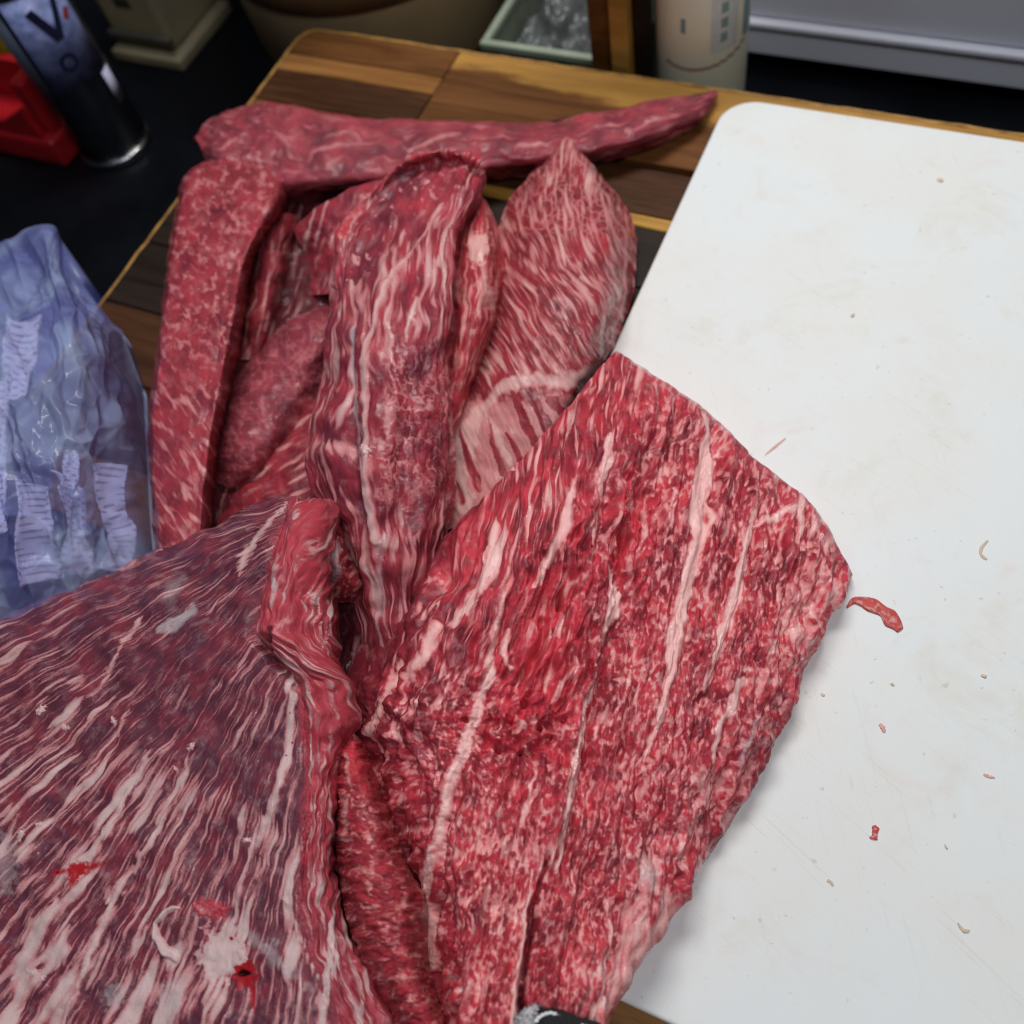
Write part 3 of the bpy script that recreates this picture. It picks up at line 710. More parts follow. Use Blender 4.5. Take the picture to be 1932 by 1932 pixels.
    bits = [(965, 884, 7), (1200, 905, 9), (830, 1140, 7), (1195, 1560, 5), (1090, 1540, 4), (1052, 1235, 5), (755, 1130, 6), (1180, 1075, 5)]
    for k, (x, y, rr) in enumerate(bits):
        b = blob_field(px, py, x, y, rr, rr * 0.6, k, 0.7, 80 + k); F = np.maximum(F, b * 2); disp += sstep(0, rr * .5, b) * rr * .2 * PX
    return dict(disp=disp, fat=F, silver=silver, tone=np.clip(tone, 0, 1.2), s=s, t=t)
M_MAIN = meat_mat("meat_marbled", (0.18, 0.019, 0.031), (0.58, 0.046, 0.070), (0.74, 0.34, 0.33), (0.83, 0.49, 0.47), 0.34, wig=0.5, edge=1.6)
rows_main = [
    [(1150, 690, .013), (1220, 730, .013), (1320, 800, .013), (1420, 895, .013), (1500, 958, .013), (1545, 1010, .013), (1596, 1078, .013), (1598, 1083, .013)],
    [(1158, 664, .062), (1225, 706, .062), (1330, 776, .050), (1430, 872, .042), (1514, 936, .038), (1556, 990, .034), (1607, 1080, .024), (1606, 1086, .013)],
    [(1060, 780, .062), (1150, 800, .080), (1265, 850, .064), (1370, 920, .053), (1465, 1000, .048), (1520, 1060, .043), (1585, 1125, .028), (1584, 1134, .013)],
    [(965, 885, .056), (1060, 920, .084), (1190, 980, .070), (1310, 1040, .058), (1410, 1100, .052), (1475, 1160, .046), (1540, 1210, .029), (1538, 1220, .013)],
    [(850, 1000, .046), (950, 1050, .082), (1100, 1110, .072), (1240, 1170, .060), (1340, 1220, .054), (1420, 1270, .046), (1493, 1320, .029), (1491, 1332, .013)],
    [(740, 1120, .030), (850, 1180, .078), (1010, 1240, .073), (1170, 1300, .062), (1280, 1350, .055), (1370, 1400, .046), (1430, 1455, .029), (1427, 1467, .013)],
    [(640, 1335, .018), (770, 1360, .070), (930, 1390, .072), (1090, 1430, .064), (1210, 1470, .057), (1300, 1510, .047), (1372, 1558, .029), (1369, 1570, .013)],
    [(720, 1520, .030), (810, 1520, .068), (930, 1540, .073), (1060, 1570, .067), (1160, 1600, .060), (1240, 1640, .050), (1300, 1660, .034), (1297, 1674, .013)],
    [(790, 1700, .035), (850, 1700, .070), (940, 1710, .074), (1040, 1730, .070), (1120, 1745, .064), (1180, 1760, .055), (1235, 1770, .042), (1230, 1782, .016)],
    [(810, 1850, .040), (860, 1850, .074), (940, 1860, .077), (1020, 1870, .074), (1085, 1875, .070), (1130, 1880, .062), (1178, 1865, .048), (1174, 1877, .020)],
    [(830, 1990, .045), (870, 1990, .076), (940, 1995, .080), (1010, 1995, .077), (1060, 1990, .073), (1090, 1985, .068), (1130, 1975, .053), (1125, 1987, .024)],
]
meat("meat_slab", "big bright red marbled beef slab with pale fat seams lying across the white board", "meat", rows_main, style_main, M_MAIN, base=0.0128, sp=1.7)

# ---- the tall folded piece behind
def style_tall(px, py, u, v):
    wv = v * 290 + 8 * fbm(px / 80, py / 80, 1, 2)
    s, t = u * 900, wv
    low = fbm(px / 90, py / 90, 3, 2)
    F = np.maximum((zf(s / 120, t / 15, 5, 2) - 0.8 + .5 * low) * 5, (zf(s / 50, t / 8, 7, 2) - 0.7 + .5 * low) * 3.0)
    f1, f2, cid = worley(t / 12 + .5 * fbm(px / 15, py / 20, 15, 2), s / 26 + .5 * fbm(px / 15, py / 20, 16, 2), 9)
    gm = sstep(600, 680, py) * sstep(0.40, 0.52, v) * sstep(1000, 900, py)
    F = F * (1 - gm) + gm * ((0.13 - (f2 - f1)) * 8 + 2 * low + 1.5 * fbm(px / 22, py / 30, 17))
    inner = np.maximum(blob_field(px, py, 800, 352, 95, 46, -0.45, 0.10, 8), blob_field(px, py, 700, 445, 34, 95, 0.45, 0.12, 10))
    F = np.where(inner > 0, np.minimum(F, 0) * 0.4 + (zf(px / 18, py / 18, 9, 3) - 1.1) * 4, F)
    seams = [[(812, 430, 2), (775, 475, 4), (735, 530, 6), (712, 590, 7), (695, 650, 7), (688, 746, 7), (690, 846, 9), (690, 920, 10), (702, 985, 12), (716, 1020, 8)],
             [(640, 480, 1), (632, 600, 3), (622, 720, 3)], [(850, 640, 1), (846, 780, 3), (858, 900, 4)],
             [(905, 445, 6), (890, 470, 9), (900, 500, 5)], [(915, 480, 4), (905, 590, 5)], [(875, 560, 3), (862, 650, 4)],
             [(790, 560, 5), (772, 610, 7), (765, 640, 3)], [(838, 452, 7), (832, 490, 9), (838, 505, 4)]]
    SF = lines_max(np.full(px.shape, -50.0), px, py, seams, 5, 20)
    F = np.maximum(F, SF)
    rimr = np.maximum(line_field(px, py, [(640, 455, 6), (690, 372, 7), (750, 312, 7), (830, 286, 7), (890, 300, 8), (916, 340, 6)], 5, 30), line_field(px, py, [(628, 540, 4), (640, 450, 7)], 3, 31))
    F = np.where(rimr > 0, np.minimum(F, 1 + 3 * fbm(px / 9, py / 9, 32)), F)
    tone = 0.40 + 0.4 * low + 0.3 * fbm(px / 25, py / 40, 34, 3) + 0.7 * sstep(-2, 4, rimr) + 0.25 * sstep(0.6, 0.9, v)
    silver = 0.6 * sstep(-4, 4, line_field(px, py, [(672, 560, 2), (664, 640, 5), (668, 760, 6), (672, 880, 4)], 5, 36))
    silver = np.maximum(silver, 0.45 * sstep(-4, 6, line_field(px, py, [(722, 1010, 3), (715, 1100, 7), (725, 1160, 6)], 5, 37)))
    disp = 0.0025 * fbm(px / 90, py / 90, 40, 3) + 0.0009 * fbm(s / 70, t / 12, 41, 3) + 0.0003 * np.clip(F, -5, 5) / 5 + 0.0009 * sstep(-1, 6, SF)
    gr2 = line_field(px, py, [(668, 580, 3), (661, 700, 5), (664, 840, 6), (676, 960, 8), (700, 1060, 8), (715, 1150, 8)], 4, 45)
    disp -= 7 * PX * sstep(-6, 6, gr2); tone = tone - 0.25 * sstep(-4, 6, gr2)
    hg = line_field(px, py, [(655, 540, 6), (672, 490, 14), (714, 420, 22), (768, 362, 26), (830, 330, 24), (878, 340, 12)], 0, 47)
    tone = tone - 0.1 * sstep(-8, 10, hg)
    disp += 0.0010 * sstep(-4, 5, rimr) + gm * 0.0009 * np.minimum(f2 - f1, .5) / .5 + 0.0016 * zf(s / 260, t / 38, 49, 2)
    b = blob_field(px, py, 688, 850, 16, 11, 0.3, .7, 48); F = np.maximum(F, b * 2); disp += 4 * PX * sstep(0, 6, b)
    return dict(disp=disp, fat=F, silver=silver, tone=np.clip(tone, 0, 1.2), s=s, t=t)
M_TALL = meat_mat("meat_dusky", (0.150, 0.024, 0.040), (0.46, 0.045, 0.066), (0.58, 0.29, 0.29), (0.68, 0.42, 0.41), 0.33, wig=0.7)
rows_tall = [
    [(722, 388, .030), (735, 372, .034), (765, 340, .040), (810, 316, .045), (850, 308, .045), (882, 320, .040), (893, 335, .036), (900, 350, .030)],
    [(684, 374, .064), (696, 362, .072), (744, 315, .080), (800, 289, .085), (850, 283, .085), (892, 298, .079), (908, 315, .070), (918, 338, .050)],
    [(668, 402, .066), (682, 396, .072), (748, 345, .073), (805, 320, .076), (850, 312, .077), (884, 322, .074), (902, 336, .070), (914, 356, .048)],
    [(637, 450, .066), (652, 446, .078), (684, 432, .075), (750, 396, .079), (818, 374, .081), (866, 372, .083), (886, 382, .080), (900, 398, .050)],
    [(624, 530, .060), (636, 527, .076), (662, 518, .076), (720, 490, .084), (785, 462, .088), (838, 450, .088), (858, 455, .080), (870, 465, .052)],
    [(616, 620, .056), (628, 618, .074), (655, 612, .088), (712, 596, .098), (778, 580, .097), (828, 572, .089), (842, 574, .080), (852, 580, .054)],
    [(605, 710, .054), (616, 708, .070), (645, 704, .088), (706, 694, .098), (775, 686, .095), (828, 680, .086), (842, 682, .076), (851, 686, .052)],
    [(587, 795, .050), (600, 793, .066), (632, 790, .084), (705, 780, .095), (775, 774, .091), (828, 770, .078), (842, 772, .068), (853, 776, .048)],
    [(576, 870, .045), (589, 870, .060), (622, 870, .077), (695, 870, .088), (765, 866, .083), (828, 862, .070), (846, 862, .058), (859, 862, .038)],
    [(603, 960, .040), (616, 962, .053), (648, 970, .067), (710, 975, .077), (770, 970, .072), (825, 960, .060), (844, 955, .048), (860, 946, .032)],
    [(650, 1060, .030), (660, 1062, .042), (682, 1070, .055), (720, 1075, .062), (765, 1065, .060), (802, 1050, .050), (822, 1038, .040), (840, 1020, .026)],
    [(680, 1230, .015), (690, 1230, .022), (706, 1230, .030), (735, 1230, .036), (765, 1215, .035), (790, 1190, .030), (802, 1176, .026), (814, 1160, .018)],
]
meat("meat_piece", "tall folded beef piece with a curled red top rim in the middle of the pile", "meat", rows_tall, style_tall, M_TALL, th=0.05)

def style_lobe(px, py, u, v):
    s, t = u * 480, v * 110 + 4 * fbm(px / 40, py / 40, 1, 2)
    F = np.maximum((zf(s / 90, t / 13, 2, 2) - 0.6) * 5, (zf(s / 50, t / 7, 3, 2) - 0.8) * 3)
    F = np.maximum(F, np.maximum(blob_field(px, py, 905, 470, 20, 34, 0.2, .6, 5), blob_field(px, py, 925, 560, 10, 34, -0.2, .5, 6)))
    tone = 0.55 + 0.3 * fbm(px / 25, py / 40, 8) + 0.4 * sstep(0.7, 0.95, v)
    return dict(disp=0.0014 * fbm(px / 50, py / 50, 9, 3) + 0.0006 * fbm(s / 50, t / 9, 10, 3), fat=F, tone=np.clip(tone, 0, 1.1), s=s, t=t)
meat("meat_piece", "rounded red side lobe with pale fat patches right behind the tall folded piece", "meat", [
    [(870, 400, .030), (890, 380, .045), (905, 372, .046), (918, 378, .030)],
    [(850, 440, .040), (885, 425, .062), (915, 415, .062), (942, 432, .034)],
    [(835, 520, .040), (880, 510, .068), (925, 500, .066), (957, 498, .032)],
    [(830, 610, .038), (875, 605, .066), (918, 595, .062), (947, 590, .028)],
    [(820, 700, .034), (860, 700, .058), (895, 690, .053), (920, 672, .022)],
    [(810, 790, .028), (840, 790, .046), (868, 780, .042), (885, 760, .018)],
    [(800, 870, .020), (825, 870, .032), (845, 865, .030), (860, 850, .012)]], style_lobe, M_BRIGHT)

# ---- the fan shaped piece next to the board's edge
def style_fan(px, py, u, v):
    wx = px + 5 * fbm(px / 70, py / 70, 1, 2); wy = py + 5 * fbm(px / 70, py / 70, 2, 2)
    k = np.interp(py, [270, 400, 520, 620, 760, 900], [-0.55, -0.2, 0.55, 0.75, 0.42, 0.35]) * sstep(1.02, 0.72, v) + 0.12
    yy_ = np.linspace(250, 1050, 200); sl_ = np.interp(yy_, [250, 330, 430, 520, 650, 760, 900, 1050], [-0.25, -0.1, 0.25, 0.6, 0.62, 0.42, 0.35, 0.3]); K_ = np.cumsum(sl_) * (yy_[1] - yy_[0])
    t = wx - np.interp(wy, yy_, K_); s = wy
    low = fbm(px / 80, py / 80, 3, 2)
    F = np.maximum((zf(s / 70, t / 12, 5, 2) - 0.55 + .4 * low) * 4.5, (zf(s / 34, t / 6.5, 7, 2) - 0.75) * 2.8)
    F = np.maximum(F, (0.10 - np.abs(perlin(px / 19, py / 17, 9))) * 9 - 4 * sstep(430, 500, py))
    band = np.maximum(line_field(px, py, [(1110, 700, 14), (1060, 722, 16), (1000, 715, 16), (950, 735, 14), (905, 770, 20), (880, 830, 26), (870, 900, 24), (880, 960, 20)], 10, 20), line_field(px, py, [(915, 775, 10), (940, 830, 14), (960, 870, 10)], 8, 22))
    redst = np.maximum.reduce([line_field(px, py, L, 4, 23 + i) for i, L in enumerate([
        [(868, 812, 3), (885, 870, 8), (905, 920, 8)], [(920, 790, 2), (930, 840, 5), (948, 890, 6)], [(968, 742, 5), (988, 790, 9), (1010, 840, 8)],
        [(1002, 745, 6), (1025, 790, 10), (1040, 820, 8)], [(1040, 755, 8), (1060, 780, 8)], [(955, 818, 2), (985, 870, 6)], [(858, 910, 3), (875, 950, 6)]])])
    F = np.maximum(F - 3 * sstep(700, 760, py), band * 0.8)
    F = np.where(redst > -1, np.minimum(F, 1.5 - redst * 1.2), F)
    F = np.where(redst < -1, np.maximum(F, -6 + 8.5 * sstep(715, 770, py + 12 * fbm(px / 20, py / 20, 37))), F)
    F = lines_max(F, px, py, [[(1090, 300, 2), (1140, 370, 3), (1180, 440, 3), (1182, 520, 4), (1165, 610, 3)], [(1060, 500, 2), (1105, 550, 7), (1125, 590, 4)], [(1150, 560, 3), (1130, 640, 3)]], 4, 33)
    tone = 0.42 + 0.3 * low + 0.3 * fbm(px / 20, py / 20, 35, 3) + 0.5 * sstep(-4, 6, line_field(px, py, [(1110, 420, 5), (1140, 450, 8), (1160, 520, 5)], 5, 36))
    disp = 0.0018 * fbm(px / 80, py / 80, 40, 3) + 0.0004 * fbm(s / 40, t / 9, 41, 3)
    return dict(disp=disp, fat=F, tone=np.clip(tone, 0, 1.1), s=s, t=t)
meat("meat_piece", "fan shaped beef piece with parallel red and pale stripes beside the white board", "meat", [
    [(1045, 300, .010), (1058, 290, .02), (1070, 285, .02), (1082, 290, .02), (1095, 305, .010)],
    [(1036, 292, .020), (1054, 274, .034), (1070, 262, .038), (1088, 278, .034), (1106, 300, .018)],
    [(960, 380, .020), (1010, 365, .045), (1070, 350, .050), (1120, 345, .045), (1152, 352, .012)],
    [(940, 440, .025), (1000, 440, .050), (1075, 430, .056), (1145, 415, .050), (1194, 418, .010)],
    [(930, 520, .030), (1000, 520, .055), (1080, 510, .060), (1150, 495, .052), (1200, 482, .008)],
    [(910, 620, .030), (980, 620, .055), (1060, 605, .060), (1140, 585, .050), (1192, 562, .008)],
    [(870, 720, .030), (950, 715, .050), (1040, 700, .056), (1115, 680, .046), (1165, 640, .012)],
    [(830, 800, .030), (920, 800, .042), (1010, 790, .048), (1070, 765, .045), (1115, 720, .020)],
    [(825, 900, .022), (910, 890, .032), (990, 870, .038), (1040, 850, .036), (1075, 810, .018)],
    [(835, 1000, .018), (900, 980, .024), (960, 940, .028), (1010, 900, .026), (1045, 870, .015)]], style_fan, meat_mat("meat_striped", (0.15, 0.020, 0.030), (0.43, 0.040, 0.055), (0.58, 0.265, 0.255), (0.66, 0.37, 0.35), 0.36, wig=0.7))

# ---- the long piece along the back
def style_long(px, py, u, v):
    s, t = u * 1020, v * 150 + 8 * fbm(px / 50, py / 50, 1)
    low = fbm(px / 60, py / 60, 3, 2)
    F = np.maximum((zf(s / 90, t / 12, 5, 2) - 1.6 + .3 * low) * 4, (zf(s / 40, t / 7, 6, 2) - 1.6) * 3)
    lump = sstep(600, 480, px)
    F = np.maximum(F, lump * (zf(px / 28, py / 15, 9, 3) - 1.3) * 5 - (1 - lump) * 9)
    F = lines_max(F, px, py, [[(590, 285, 3), (640, 272, 4), (680, 270, 2)], [(770, 290, 2), (830, 258, 5), (870, 250, 2)], [(392, 300, 4), (420, 305, 3)], [(460, 300, 3), (520, 306, 2)], [(1180, 245, 2), (1230, 232, 3), (1280, 220, 2)], [(430, 275, 3), (445, 262, 4)], [(960, 300, 1), (1040, 290, 3), (1085, 265, 2)]], 4, 12)
    tone = 0.42 + 0.35 * low + 0.35 * fbm(s / 40, t / 14, 14, 3) + 0.6 * sstep(400, 375, px)
    disp = 0.0018 * fbm(px / 75, py / 55, 16, 2) + 0.0009 * fbm(s / 110, t / 13, 17, 2) + lump * 0.0007 * fbm(px / 18, py / 16, 18, 2)
    return dict(disp=disp, fat=F, tone=np.clip(tone, 0, 1.1), s=s, t=t)
M_LONG = meat_mat("meat_lean", (0.165, 0.030, 0.045), (0.40, 0.055, 0.075), (0.50, 0.205, 0.210), (0.56, 0.30, 0.30), 0.42, edge=2.6)
meat("meat_piece", "long lean beef piece stretched along the back of the wooden board to a thin tip", "meat", [
    [(366, 268, .004), (368, 258, .016), (376, 270, .026), (384, 295, .026), (392, 310, .004)],
    [(398, 234, .005), (400, 224, .028), (410, 265, .045), (415, 315, .042), (430, 345, .005)],
    [(470, 210, .005), (472, 198, .039), (480, 260, .047), (485, 335, .041), (490, 372, .005)],
    [(548, 210, .005), (550, 198, .039), (555, 260, .047), (560, 345, .041), (565, 392, .005)],
    [(640, 228, .005), (640, 216, .036), (645, 265, .043), (650, 340, .038), (655, 375, .005)],
    [(760, 238, .005), (760, 226, .032), (760, 270, .038), (765, 328, .033), (765, 352, .005)],
    [(900, 242, .005), (900, 230, .029), (905, 265, .034), (905, 315, .029), (910, 338, .005)],
    [(1010, 243, .005), (1010, 232, .022), (1015, 262, .033), (1020, 300, .030), (1025, 330, .005)],
    [(1100, 228, .004), (1100, 218, .021), (1105, 250, .030), (1112, 285, .027), (1120, 310, .004)],
    [(1200, 210, .003), (1200, 200, .019), (1210, 228, .026), (1218, 258, .022), (1225, 280, .003)],
    [(1290, 190, .002), (1290, 181, .014), (1300, 200, .020), (1308, 220, .016), (1314, 237, .002)],
    [(1350, 174, .001), (1351, 171, .006), (1354, 178, .008), (1354, 184, .006), (1354, 190, .001)]], style_long, M_LONG)

# ---- the upright strip at the left
def style_left(px, py, u, v):
    s, t = u * 740 + 60 * v * u, v * 190 - 120 * u * u + 8 * fbm(px / 40, py / 40, 1)
    low = fbm(px / 60, py / 60, 3, 2)
    f1, f2, cid = worley(px / 15 + .5 * fbm(px / 12, py / 12, 4), py / 17 + .5 * fbm(px / 12, py / 12, 5), 7)
    Fn = (0.10 - (f2 - f1)) * 9 + 2.2 * (zf(px / 18, py / 18, 8, 3) - 0.2)
    Fs = (fbm((py + px) / 60, (px * 0.8 - py * 0.55) / 12, 9, 2) / 0.43 - 0.75) * 4.5
    k = sstep(640, 780, py)
    F = Fn * (1 - k) + Fs * k
    F = lines_max(F, px, py, [[(352, 330, 8), (362, 322, 8)]], 4, 11) if False else F
    tone = 0.50 + 0.3 * low + 0.25 * fbm(px / 22, py / 22, 13, 3)
    disp = 0.0016 * fbm(px / 80, py / 80, 16, 2) + 0.0003 * fbm(px / 12, py / 14, 17, 2)
    return dict(disp=disp, fat=F, tone=np.clip(tone, 0, 1.1), s=s, t=t)
meat("meat_piece", "upright flat topped marbled beef strip at the left edge of the pile beside the bag", "meat", [
    [(362, 322, .020), (380, 306, .040), (400, 303, .046), (440, 302, .047), (490, 308, .044), (520, 322, .036), (545, 350, .010)],
    [(342, 345, .015), (352, 340, .052), (366, 342, .060), (430, 345, .063), (490, 350, .062), (524, 368, .056), (545, 385, .012)],
    [(330, 400, .010), (336, 400, .050), (348, 401, .059), (408, 410, .063), (470, 416, .063), (500, 424, .058), (522, 436, .010)],
    [(317, 480, .010), (322, 480, .050), (333, 481, .059), (388, 490, .063), (438, 500, .063), (462, 506, .058), (482, 514, .008)],
    [(307, 570, .010), (312, 570, .050), (322, 571, .059), (374, 580, .063), (424, 590, .063), (446, 595, .058), (466, 602, .008)],
    [(297, 650, .010), (302, 650, .050), (311, 651, .059), (360, 660, .062), (408, 670, .062), (430, 673, .057), (450, 680, .008)],
    [(285, 740, .010), (290, 740, .050), (299, 741, .058), (345, 750, .061), (392, 763, .061), (412, 768, .056), (430, 776, .008)],
    [(279, 830, .010), (284, 830, .048), (293, 831, .057), (337, 840, .060), (378, 849, .060), (397, 853, .055), (414, 860, .008)],
    [(285, 930, .010), (290, 930, .047), (299, 930, .055), (336, 935, .058), (370, 940, .058), (387, 943, .053), (402, 950, .008)],
    [(290, 1010, .010), (295, 1010, .045), (304, 1010, .053), (337, 1012, .056), (367, 1015, .056), (382, 1017, .051), (396, 1024, .008)],
    [(300, 1085, .010), (305, 1085, .042), (313, 1085, .049), (342, 1085, .052), (366, 1085, .052), (380, 1085, .047), (394, 1090, .008)]], style_left, meat_mat("meat_netted", (0.145, 0.020, 0.032), (0.43, 0.042, 0.060), (0.55, 0.225, 0.225), (0.62, 0.32, 0.31), 0.42, edge=2.2))

# ---- the pieces in the hollow of the pile
def style_hollow(seed, kind):
    def f(px, py, u, v):
        low = fbm(px / 40, py / 40, seed, 2)
        if kind == 'net':
            s, t = px, py
            F = (0.05 - np.abs(fbm(px / 22, py / 22, seed + 1, 2))) * 12 + 1.2 * low
        elif kind == 'diag':
            s, t = px * 0.85 - py * 0.5, px * 0.5 + py * 0.85
            F = (zf(s / 70, t / 11, seed + 2, 2) - 0.8) * 4
        else:
            s, t = py, px + 0.25 * py
            F = (zf(s / 70, t / 10, seed + 2, 2) - 0.9) * 4
        return dict(disp=0.0016 * fbm(px / 40, py / 40, seed + 3, 4), fat=F, tone=np.clip(0.4 + 0.4 * low, 0, 1), s=s, t=t)
    return f
HP = "meat_piece"
M_GAPSHADE = meat_mat("meat_gap_shade", (0.050, 0.008, 0.012), (0.13, 0.018, 0.026), (0.30, 0.12, 0.12), (0.36, 0.18, 0.18), 0.36)  # shade of the deep gaps put into the colour of the filler meat
meat(HP, "small upright red beef end inside the hollow of the pile, right of the left strip", "meat", [
    [(490, 416, 0.0108), (512, 404, 0.0259), (542, 401, 0.0288), (566, 412, 0.0144)],
    [(474, 450, 0.0108), (500, 448, 0.0360), (532, 444, 0.0360), (558, 445, 0.0108)],
    [(464, 520, 0.0072), (490, 520, 0.0324), (522, 515, 0.0324), (548, 510, 0.0072)],
    [(450, 600, 0.0036), (475, 600, 0.0252), (507, 590, 0.0252), (532, 580, 0.0036)],
    [(440, 680, 0.0007), (460, 680, 0.0108), (490, 670, 0.0108), (510, 650, 0.0007)]], style_hollow(20, 'long'), M_RED, sp=2)
meat(HP, "pink striped beef shoulder leaning behind the tall folded piece", "meat", [
    [(552, 428, 0.0144), (600, 392, 0.0324), (660, 356, 0.0374), (735, 332, 0.0324)],
    [(558, 442, 0.0187), (612, 418, 0.0360), (665, 390, 0.0403), (745, 375, 0.0360)],
    [(578, 490, 0.0086), (620, 480, 0.0245), (665, 460, 0.0302), (745, 440, 0.0360)],
    [(572, 558, 0.0029), (605, 556, 0.0144), (645, 550, 0.0202), (745, 540, 0.0324)]], style_hollow(30, 'long'), M_TALL, sp=2)
meat(HP, "dark oval netted beef piece lying low in the hollow left of the tall piece", "meat", [
    [(612, 575, 0.0144), (628, 585, 0.0252), (645, 610, 0.0252), (655, 645, 0.0108)],
    [(540, 608, 0.0108), (567, 622, 0.0310), (602, 658, 0.0310), (625, 700, 0.0108)],
    [(468, 680, 0.0072), (500, 688, 0.0317), (552, 738, 0.0317), (590, 785, 0.0108)],
    [(419, 760, 0.0058), (450, 778, 0.0302), (502, 820, 0.0302), (540, 855, 0.0072)],
    [(397, 840, 0.0036), (425, 850, 0.0245), (466, 882, 0.0245), (494, 910, 0.0036)],
    [(400, 910, 0.0014), (415, 914, 0.0108), (434, 920, 0.0108), (452, 924, 0.0014)]], style_hollow(40, 'net'), M_LONG, sp=2)
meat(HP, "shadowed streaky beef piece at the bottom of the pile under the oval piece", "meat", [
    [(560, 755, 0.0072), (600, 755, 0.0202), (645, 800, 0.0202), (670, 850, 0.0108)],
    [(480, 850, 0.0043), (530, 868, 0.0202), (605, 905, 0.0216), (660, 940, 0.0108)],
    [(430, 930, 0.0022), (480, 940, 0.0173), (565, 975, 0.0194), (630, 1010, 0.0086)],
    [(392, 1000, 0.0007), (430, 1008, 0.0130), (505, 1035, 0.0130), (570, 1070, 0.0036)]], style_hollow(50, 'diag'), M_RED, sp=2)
meat(HP, "filler beef piece with shade put into its colour, deep in the gap between the two front slabs", "meat", [
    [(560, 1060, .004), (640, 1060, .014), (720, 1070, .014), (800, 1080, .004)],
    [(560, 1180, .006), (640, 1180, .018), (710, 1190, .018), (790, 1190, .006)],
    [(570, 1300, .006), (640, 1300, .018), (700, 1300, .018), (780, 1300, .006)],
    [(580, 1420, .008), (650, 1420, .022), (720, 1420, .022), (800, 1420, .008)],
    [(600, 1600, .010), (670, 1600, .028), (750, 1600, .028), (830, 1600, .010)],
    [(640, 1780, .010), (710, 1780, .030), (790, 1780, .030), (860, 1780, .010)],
    [(700, 1990, .010), (760, 1990, .032), (830, 1990, .032), (900, 1990, .010)]], style_hollow(60, 'long'), M_GAPSHADE, sp=2.2)

meat(HP, "filler beef piece with shade put into its colour, lining the floor of the hollow behind the oval piece", "meat", [
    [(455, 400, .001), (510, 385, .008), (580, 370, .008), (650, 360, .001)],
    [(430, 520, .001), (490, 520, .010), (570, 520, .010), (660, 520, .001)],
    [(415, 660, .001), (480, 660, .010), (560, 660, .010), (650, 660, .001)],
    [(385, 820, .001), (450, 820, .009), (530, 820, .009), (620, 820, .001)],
    [(370, 1020, .001), (430, 1020, .006), (500, 1020, .006), (580, 1020, .001)]], style_hollow(70, 'long'), M_GAPSHADE, sp=2.4)

# ------------------------------------------------------------------ scraps of meat on the white board
SCR_RED = meat_mat("scrap_red", (0.42, 0.055, 0.055), (0.58, 0.10, 0.09), (0.62, 0.28, 0.25), (0.7, 0.4, 0.36), 0.4)
def scrap(name, label, cat, pts, h, mat, z=ZW + 0.0003, seed=0):
    """pts: spine of (px, py, half width); a thin domed flake with an uneven hem."""
    pts = np.array(pts, float); n = 26
    C = crom(pts, n)
    d = np.gradient(C[:, :2], axis=0); d /= np.linalg.norm(d, axis=1, keepdims=True) + 1e-9
    nrm = np.stack([-d[:, 1], d[:, 0]], -1); K = 11
    k = np.linspace(-1, 1, K)
    tt = np.arange(n) / 5.0
    wl = C[:, 2] * (1 + 0.45 * perlin(tt, tt * 0 + .3, seed)); wr = C[:, 2] * (1 + 0.45 * perlin(tt, tt * 0 + 4.3, seed + 2))
    w = np.where(k[None] < 0, wl[:, None], wr[:, None])
    px = C[:, 0:1] + nrm[:, 0:1] * k[None] * w; py = C[:, 1:2] + nrm[:, 1:2] * k[None] * w
    end = np.sin(np.linspace(0.12, math.pi - 0.12, n))[:, None] ** 0.5
    zz = z + h * (1 - k[None] ** 4) * end * (0.75 + 0.6 * fbm(px / 9, py / 9, seed + 5, 3))
    P = at(px, py, np.maximum(zz, z)); Pb = at(px, py, np.full_like(px, z - 0.0002))
    co = np.concatenate([P.reshape(-1, 3), Pb.reshape(-1, 3)]); idx = np.arange(n * K).reshape(n, K)
    q = np.stack([idx[:-1, :-1], idx[1:, :-1], idx[1:, 1:], idx[:-1, 1:]], -1).reshape(-1, 4)
    ring = np.concatenate([idx[0, :-1], idx[:-1, -1], idx[-1, :0:-1], idx[:0:-1, 0]]); nx = np.roll(ring, -1)
    wl_ = np.stack([ring, nx, nx + n * K, ring + n * K], -1)
    me = mesh_from_arrays(name, co, np.concatenate([q, q[:, ::-1] + n * K, wl_]))
    bm_ = bmesh.new(); bm_.from_mesh(me); bmesh.ops.recalc_face_normals(bm_, faces=bm_.faces); bm_.to_mesh(me); bm_.free()
    me.polygons.foreach_set("use_smooth", np.ones(len(me.polygons), bool))
    fat = (fbm(px / 12, py / 7, seed + 7, 3) - 0.15) * 9
    f1 = np.stack([fat, fat * 0, fat * 0, fat * 0 + 0.6], -1).reshape(-1, 4); f1 = np.concatenate([f1, f1])
    a = me.attributes.new("f1", 'FLOAT_COLOR', 'POINT'); a.data.foreach_set("color", f1.astype(np.float32).ravel())
    fb = np.stack([px, py, px * 0], -1).reshape(-1, 3); fb = np.concatenate([fb, fb])
    a = me.attributes.new("fib", 'FLOAT_VECTOR', 'POINT'); a.data.foreach_set("vector", fb.astype(np.float32).ravel())
    org = Vector(P.reshape(-1, 3).mean(0).tolist()); org.z = z
    me.transform(Matrix.Translation(-org))
    o = link(name, me, mat); o.location = org
    tag(o, label, cat, "scraps left on the white board")
    return o
M_BIT = simple_mat("dried_bit", (0.64, 0.52, 0.40), 0.6, (0.54, 0.41, 0.31), 400.0)
M_PINKBIT = simple_mat("pink_bit", (0.70, 0.40, 0.34), 0.5, (0.6, 0.3, 0.25), 400.0)
